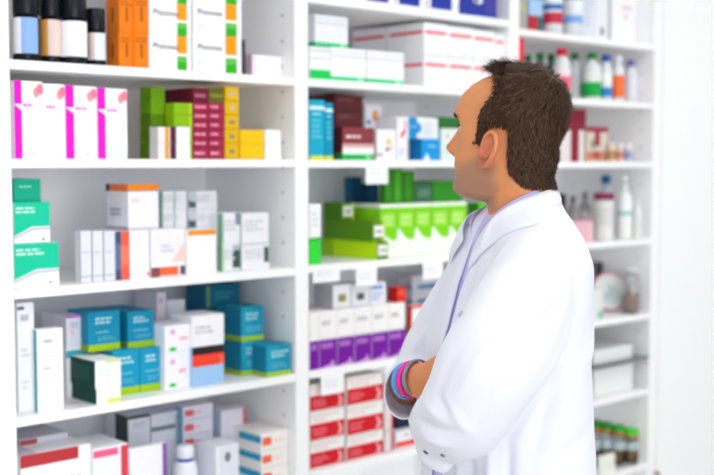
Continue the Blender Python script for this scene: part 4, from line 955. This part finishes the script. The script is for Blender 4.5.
# bottles
clr = mat('#dfe4e8', .12, .5, name='frosted_bottle', var=.01)
def bottle(label, xc, w, yt, d, cap, labels, body=None, shelf='R1', neck=.42, shoulder=.72, capw=.46, name='lotion_bottle', group='toiletry bottles on the right shelf'):
    bm_ = body or clr
    parts = [('body', [(0, 0), (.9, 0), (1, .03), (1, shoulder-.12), (.90, shoulder), (neck, shoulder+.10), (neck, .86), (0, .86)], bm_),
             ('cap', [(0, .862), (capw, .862), (capw+.03, .875), (capw, .99), (capw*.85, 1), (0, 1)], mat(cap, .4))]
    for z0, z1, c in labels: parts.append(('label', [(1.012, z0), (1.02, z0+.004), (1.02, z1-.004), (1.012, z1)], mat(c, .5)))
    return vessel(name, label, 'bottle', shelf, xc, w, yt, None, d, parts, group)
bottle('clear bottle with red cap and pink label beside the man\'s hair', 562, 18, 48.5, .03, '#e01a34', [(.14, .44, '#f06a80'), (.44, .6, '#e9dfe2')], capw=.6, neck=.5)
bottle('pale bottle with dark green cap behind the red capped bottle', 575, 14, 53, .10, '#157a34', [(.2, .6, '#d7dbe0')], capw=.55, neck=.5)
bottle('clear bottle with green cap and bright green label', 592, 19, 52.5, .03, '#178a3c', [(.08, .38, '#12a648'), (.38, .58, '#e3ece6')], capw=.5, neck=.4)
bottle('white bottle with royal blue cap and blue lower label', 606, 12.5, 55, .03, '#2450b0', [(.1, .3, '#2f86d4'), (.3, .6, '#f0f2f6')], capw=.7, neck=.6)
bottle('white bottle with white cap and orange label', 618, 13.5, 56, .025, '#eceef2', [(.1, .58, '#f4763c')], capw=.62, neck=.5)
bottle('pale bottle with violet cap at the right end of the bottles', 630.5, 14, 60, .05, '#6f70c8', [(.1, .55, '#e4e4f0')], capw=.5, neck=.4)
bottle('dark purple tinted bottle behind the man\'s hair with green cap', 528, 12, 55, .08, '#1a6a34', [(.1, .6, '#8f6a86')], capw=.6, neck=.5, body=mat('#6d6a74', .2))
bottle('grey green bottle with green cap left of the red capped bottle', 540, 13, 53, .10, '#1a7a38', [(.1, .55, '#6c8a7c')], capw=.6, neck=.5, body=mat('#707a78', .2))
bottle('small bottle with dark green cap beside the red capped bottle', 551, 10, 54, .13, '#126a2c', [(.1, .55, '#2f8a50')], capw=.7, neck=.6, body=mat('#5d7a70', .2))
carton('bright red box standing beside the middle upright among bottles', 'R1', 518.5, 524, 38, '#e01c2c', d=.01, dep=.06)
# shelf R2
r = carton('white box with maroon vertical band behind the man\'s head', 'R2', 561, 584, 130, '#e4dcdc', d=.05, dep=.1, dec=(('F', .42, 0, .78, 1, '#8c2034'),))
r = carton('maroon box topping the white box with maroon band', r, 566, 586, 109, '#8a2236', d=.05, dep=.1, dec=(('F', 0, .5, 1, .55, '#6c1426'),))
carton('white and brown box with maroon top and centre band', 'R2', 586.5, 608, 127, '#d6cabc', d=.06, dep=.1, dec=(('F', 0, .85, 1, 1, '#a03048'), ('F', .38, .45, .62, .85, '#9a2438'), ('circ', 'F', .3, .5, .012, '#8a8a84', 2, 14, 1.5), ('F', .0, .05, .9, .3, '#c98a70'), ('F', .3, .1, .6, .3, '#b04a3c')))
for i, (xc, c1, c2) in enumerate([(611.5, '#e6dcc2', '#b98a60'), (619.5, '#efe6e2', '#d8846c'), (628, '#e9e8ef', '#9a9ccc')]):
    vessel('small_pot', 'tiny patterned pot with %s, on shelf behind the man\'s neck' % ['beige and brown print', 'coral dots', 'lilac dots'][i], 'pot', 'R2', xc, 8, 143.5, None, .03,
           [('body', [(0, 0), (.95, 0), (1, .04), (1, .74), (0, .74)], mat(c1)), ('label', [(1.01, .15), (1.03, .16), (1.03, .6), (1.01, .61)], mat(c2)), ('lid', [(0, .742), (1.05, .742), (1.05, .97), (.98, 1), (0, 1)], mat(c1))], 'tiny patterned pots')
# shelf R3
carton('pink box low beside the man\'s shoulder', 'R3', 566, 593, 221, '#e9b6c2', d=.02, dep=.045, dec=(('F', .85, 0, 1, 1, '#edc6cf'), ('F', 0, .9, 1, 1, '#dfa6b4')))
carton('black box mostly hidden behind the man\'s shoulder', 'R3', 556, 566, 194, '#23272c', d=.09, dep=.08)
gl = mat('#8f8d90', .15, .5, name='grey_tinted_bottle')
bottle('grey translucent bottle behind the pink box, left one', 573, 11, 196, .12, '#6a686c', [(.2, .6, '#a29ca0')], body=gl, shelf='R3', group='bottles on the shelf with the pink box')
bottle('grey translucent bottle behind the pink box, right one', 585, 11, 192, .12, '#7a787c', [(.2, .6, '#bdb6b9')], body=gl, shelf='R3', group='bottles on the shelf with the pink box')
vessel('lidded_canister', 'white canister with maroon lid beside the pink box', 'canister', 'R3', 604, 20, 193, None, .03,
       [('body', [(0, 0), (.95, 0), (1, .02), (1, .86), (0, .86)], mat('#e6e4e2', .4)), ('label', [(1.01, .3), (1.015, .31), (1.015, .7), (1.01, .71)], mat('#d9d6d4')), ('lid', [(0, .862), (1.05, .862), (1.05, .985), (1, 1), (0, 1)], mat('#8c2c58'))])
bottle('pale bottle with teal blue cap behind the maroon lidded canister', 606, 13, 175, .13, '#1c6c90', [(.2, .5, '#cfd6dc')], body=mat('#c3c9cf', .2), shelf='R3', capw=.72, neck=.6, group='bottles on the shelf with the pink box')
q = vessel('pump_bottle', 'white pump dispenser bottle with small teal print near the right upright', 'bottle', 'R3', 625, 15, 176, None, .03,
       [('body', [(0, 0), (.92, 0), (1, .03), (1, .6), (.8, .70), (.35, .76), (0, .76)], mat('#eef0ee', .35)), ('label', [(1.012, .38), (1.02, .385), (1.02, .43), (1.012, .435)], mat('#7cc8bc')),
        ('pump', [(0, .762), (.36, .762), (.36, .84), (.14, .85), (.14, .93), (.32, .94), (.30, 1), (0, 1)], mat('#f2f3f3', .3))])
MB().box(-.02, -.004, .945*q.H, .0, .004, .985*q.H, mat('#f2f3f3', .3), .001).build('spout', q.o)
bottle('plain white bottle with white cap at the right end of the shelf', 638, 8, 200, .006, '#e6e8e6', [(.2, .6, '#e2e5e2')], body=mat('#e6e9e6', .3), shelf='R3', group='bottles on the shelf with the pink box')
# shelf R4: round red-rimmed dish on edge
z0 = SH['R4']
def disc(px, py, y, R):
    p = onY(px, py, y)
    root = tag(empty('round_dish', (p.x, y, z0+.0005)), 'round white dish with red rim standing on edge behind the man', 'dish')
    rot = Matrix.Rotation(math.radians(-36), 4, 'Z') @ Matrix.Rotation(PI/2-math.radians(10), 4, 'X')
    def place(o): o.matrix_local = Matrix.Translation((0, 0, R*math.cos(math.radians(10))+.003)) @ rot; return o
    place(MB().lathe([(.0005, .0), (R*.9, .0), (R*.93, .006), (R*.88, .008), (R*.8, .004), (.0005, .003)], mat('#e6ecea', .3), n=48).build('plate', root))
    place(MB().lathe([(R*.92, .001), (R*.99, .003), (R, .007), (R*.96, .010), (R*.90, .009), (R*.92, .001)], mat('#d8808c', .35), n=48, caps=False).build('rim', root))
    m = MB()
    for i in range(3): m.lathe([(.0005, .0045+i*.0004), (R*(.55-.16*i), .0048+i*.0004)], mat(['#c9d6d8', '#b9c6cc', '#dfe8e8'][i]), c=(-.01*i, .012*(i-1), 0), n=24)
    place(m.build('printed_picture', root))
disc(609, 292, .12, .068)
gls = mat('#f4f8f8', .03, .5, trans=1, name='clear_glass')
vessel('glass_jar', 'clear round glass jar with reddish brown contents beside the round dish', 'jar', 'R4', 631, 19, 268, None, .008,
       [('vessel', [(0, 0), (.8, 0), (1, .12), (1, .6), (.8, .8), (.6, .86), (.6, .9), (.56, .9), (.56, .85), (.76, .78), (.96, .6), (.96, .13), (.78, .02), (0, .02)], gls),
        ('contents', [(0, .03), (.76, .03), (.9, .13), (.9, .38), (.6, .46), (0, .48)], mat('#b9948c', .6, bump=.6, bscale=150, var=.3)), ('stopper', [(0, .902), (.66, .902), (.7, .95), (.5, 1), (0, 1)], mat('#d3d8d8', .1))])
carton('small white box with teal corner half hidden by the man\'s back', 'R4', 590, 603, 289, '#dfe2df', d=.03, dep=.03, dec=(('F', .6, .0, 1, .25, '#8cc4b8'),))
r = carton('dark boxed item at the back behind the round dish', 'R4', 588, 607, 263, '#3c4144', d=.2, dep=.08, dec=(('F', .3, 0, .45, 1, '#9aa0a2'),))
# shelf R5 / R6
carton('flat white box on the thin smoked shelf', 'R5', 594, 632, 348, '#e9ebea', d=.03, dep=.14, dec=(('F', 0, 0, 1, .04, '#c9cccb'),))
carton('white carton beneath the thin smoked shelf', 'R6', 594, 632.5, 366.5, '#e9ebea', d=.03, dep=.14, dec=(('F', 0, .0, 1, .02, '#c9cccb'),))
# shelf R7 jars with green lids
for i, (xc, w, yt, cn, cl) in enumerate([(594, 12, 420, '#6a5a44', '#1c7a20'), (605, 13, 422, '#7a5c3c', '#1f8426'), (618, 14.5, 425, '#8c6238', '#239a2c'), (631, 15, 428.5, '#a87444', '#36c42c')]):
    vessel('herb_jar', 'clear jar with green lid and brown contents, %s on the lowest right shelf' % ['leftmost', 'second from left', 'third from left', 'rightmost and brightest'][i], 'jar', 'R7', xc, w, yt, None, (.05, .05, .02, .004)[i],
           [('vessel', [(0, 0), (.92, 0), (1, .05), (1, .74), (.88, .8), (.82, .8), (.92, .72), (.93, .08), (0, .03)], gls),
            ('contents', [(0, .05), (.86, .06), (.88, .1), (.88, .32+.03*i), (.5, .40), (0, .42)], mat(cn, .7, bump=.8, bscale=220, var=.35)),
            ('label', [(1.01, .42), (1.02, .425), (1.02, .62), (1.01, .625)], mat('#aebcc0')),
            ('ring', [(.9, .79), (.98, .79), (.98, .84), (.9, .84)], mat('#d87a34')),
            ('lid', [(0, .842), (1.0, .842), (1.02, .86), (1.0, .98), (.94, 1), (0, 1)], mat(cl, .35))], 'jars with green lids on the lowest right shelf')
carton('small cream white box in front of the green lidded jars', 'R7', 601, 615, 455, '#ecece2', d=.002, dep=.015, dec=(('F', 0, .48, 1, .52, '#cfcfc4'),))
# little brown knob low on the right-hand upright
kp = onY(654.5, 473, 0); kr = tag(empty('wooden_knob', (kp.x, 0, kp.z)), 'small brown knob low on the right-hand white upright', 'knob')
kb = MB().lathe([(.0, 0), (.004, 0), (.004, .006), (.0085, .011), (.0085, .016), (.004, .020), (0, .020)], mat('#8c5a34', .45), n=20).build('knob', kr); kb.matrix_local = Matrix.Rotation(PI/2, 4, 'X')
# lamps
def lamp(x, y, lab):
    t = tag(empty('ceiling_lamp', (x, y, 2.70)), lab, 'ceiling lamp', 'flat ceiling lamps over the aisle')
    MB().box(-.62, -.32, 0, .62, .32, .049, mat('#f2f2f2'), .004).build('housing', t)
    m = bpy.data.materials.get('lamp_diffuser')
    if not m:
        m = bpy.data.materials.new('lamp_diffuser'); m.use_nodes = True
        b = m.node_tree.nodes['Principled BSDF']; b.inputs['Emission Color'].default_value = (1, .985, .96, 1); b.inputs['Emission Strength'].default_value = LAMP
    MB().box(-.58, -.28, -.006, .58, .28, -.0005, m).build('diffuser', t)
LAMP = 5
lamp(.2, -1.0, 'flat white ceiling lamp over the left part of the aisle')
lamp(2.0, -1.0, 'flat white ceiling lamp over the middle of the aisle')
lamp(3.8, -1.0, 'flat white ceiling lamp over the right part of the aisle')
lamp(.2, -2.6, 'flat white ceiling lamp behind the camera to the left')
lamp(2.0, -2.6, 'flat white ceiling lamp behind the camera to the right')
w = bpy.data.worlds.new('daylight'); SC.world = w; w.use_nodes = True
bg = w.node_tree.nodes['Background']; bg.inputs[0].default_value = (.90, .94, 1, 1); bg.inputs[1].default_value = .95
SC.cycles.diffuse_bounces = 10; SC.cycles.max_bounces = 14
sl = bpy.data.lights.new('added_fill_sun', 'SUN'); sl.energy = .75; sl.angle = math.radians(38); sl.color = (1, .985, .965)  # soft sun added to brighten the shelf interiors; no shop window is built
so = bpy.data.objects.new('added_fill_sun', sl); COL.objects.link(so); so.location = (0, -3, 2.2)
so.rotation_euler = Vector((.22, .96, -.14)).to_track_quat('-Z', 'Y').to_euler()
al = bpy.data.lights.new('added_fill_area', 'AREA'); al.shape = 'RECTANGLE'; al.size = 2.6; al.size_y = 1.8; al.energy = 62; al.color = (.93, .96, 1)  # unseen area light added to lift the left bay, not a window
ao = bpy.data.objects.new('added_fill_area', al); COL.objects.link(ao); ao.location = (.2, -4.2, 1.45)
ao.rotation_euler = Vector((.18, 1, 0)).to_track_quat('-Z', 'Z').to_euler()
# camera
cd = bpy.data.cameras.new('camera'); cam = bpy.data.objects.new('camera', cd); COL.objects.link(cam); SC.camera = cam
cd.sensor_width = 36; cd.lens = F_PX/714*36; cd.clip_start = .05
M = Matrix((( Rv.x, Uv.x, -Fv.x, CAM.x), (Rv.y, Uv.y, -Fv.y, CAM.y), (Rv.z, Uv.z, -Fv.z, CAM.z), (0, 0, 0, 1))); cam.matrix_world = M
cd.dof.use_dof = True; cd.dof.focus_distance = 1.87; cd.dof.aperture_fstop = (cd.lens/1000)/.019
vs = SC.view_settings; vs.view_transform = 'Standard'; vs.look = 'None'; vs.gamma = 1; vs.use_curve_mapping = False; vs.exposure = -0.50
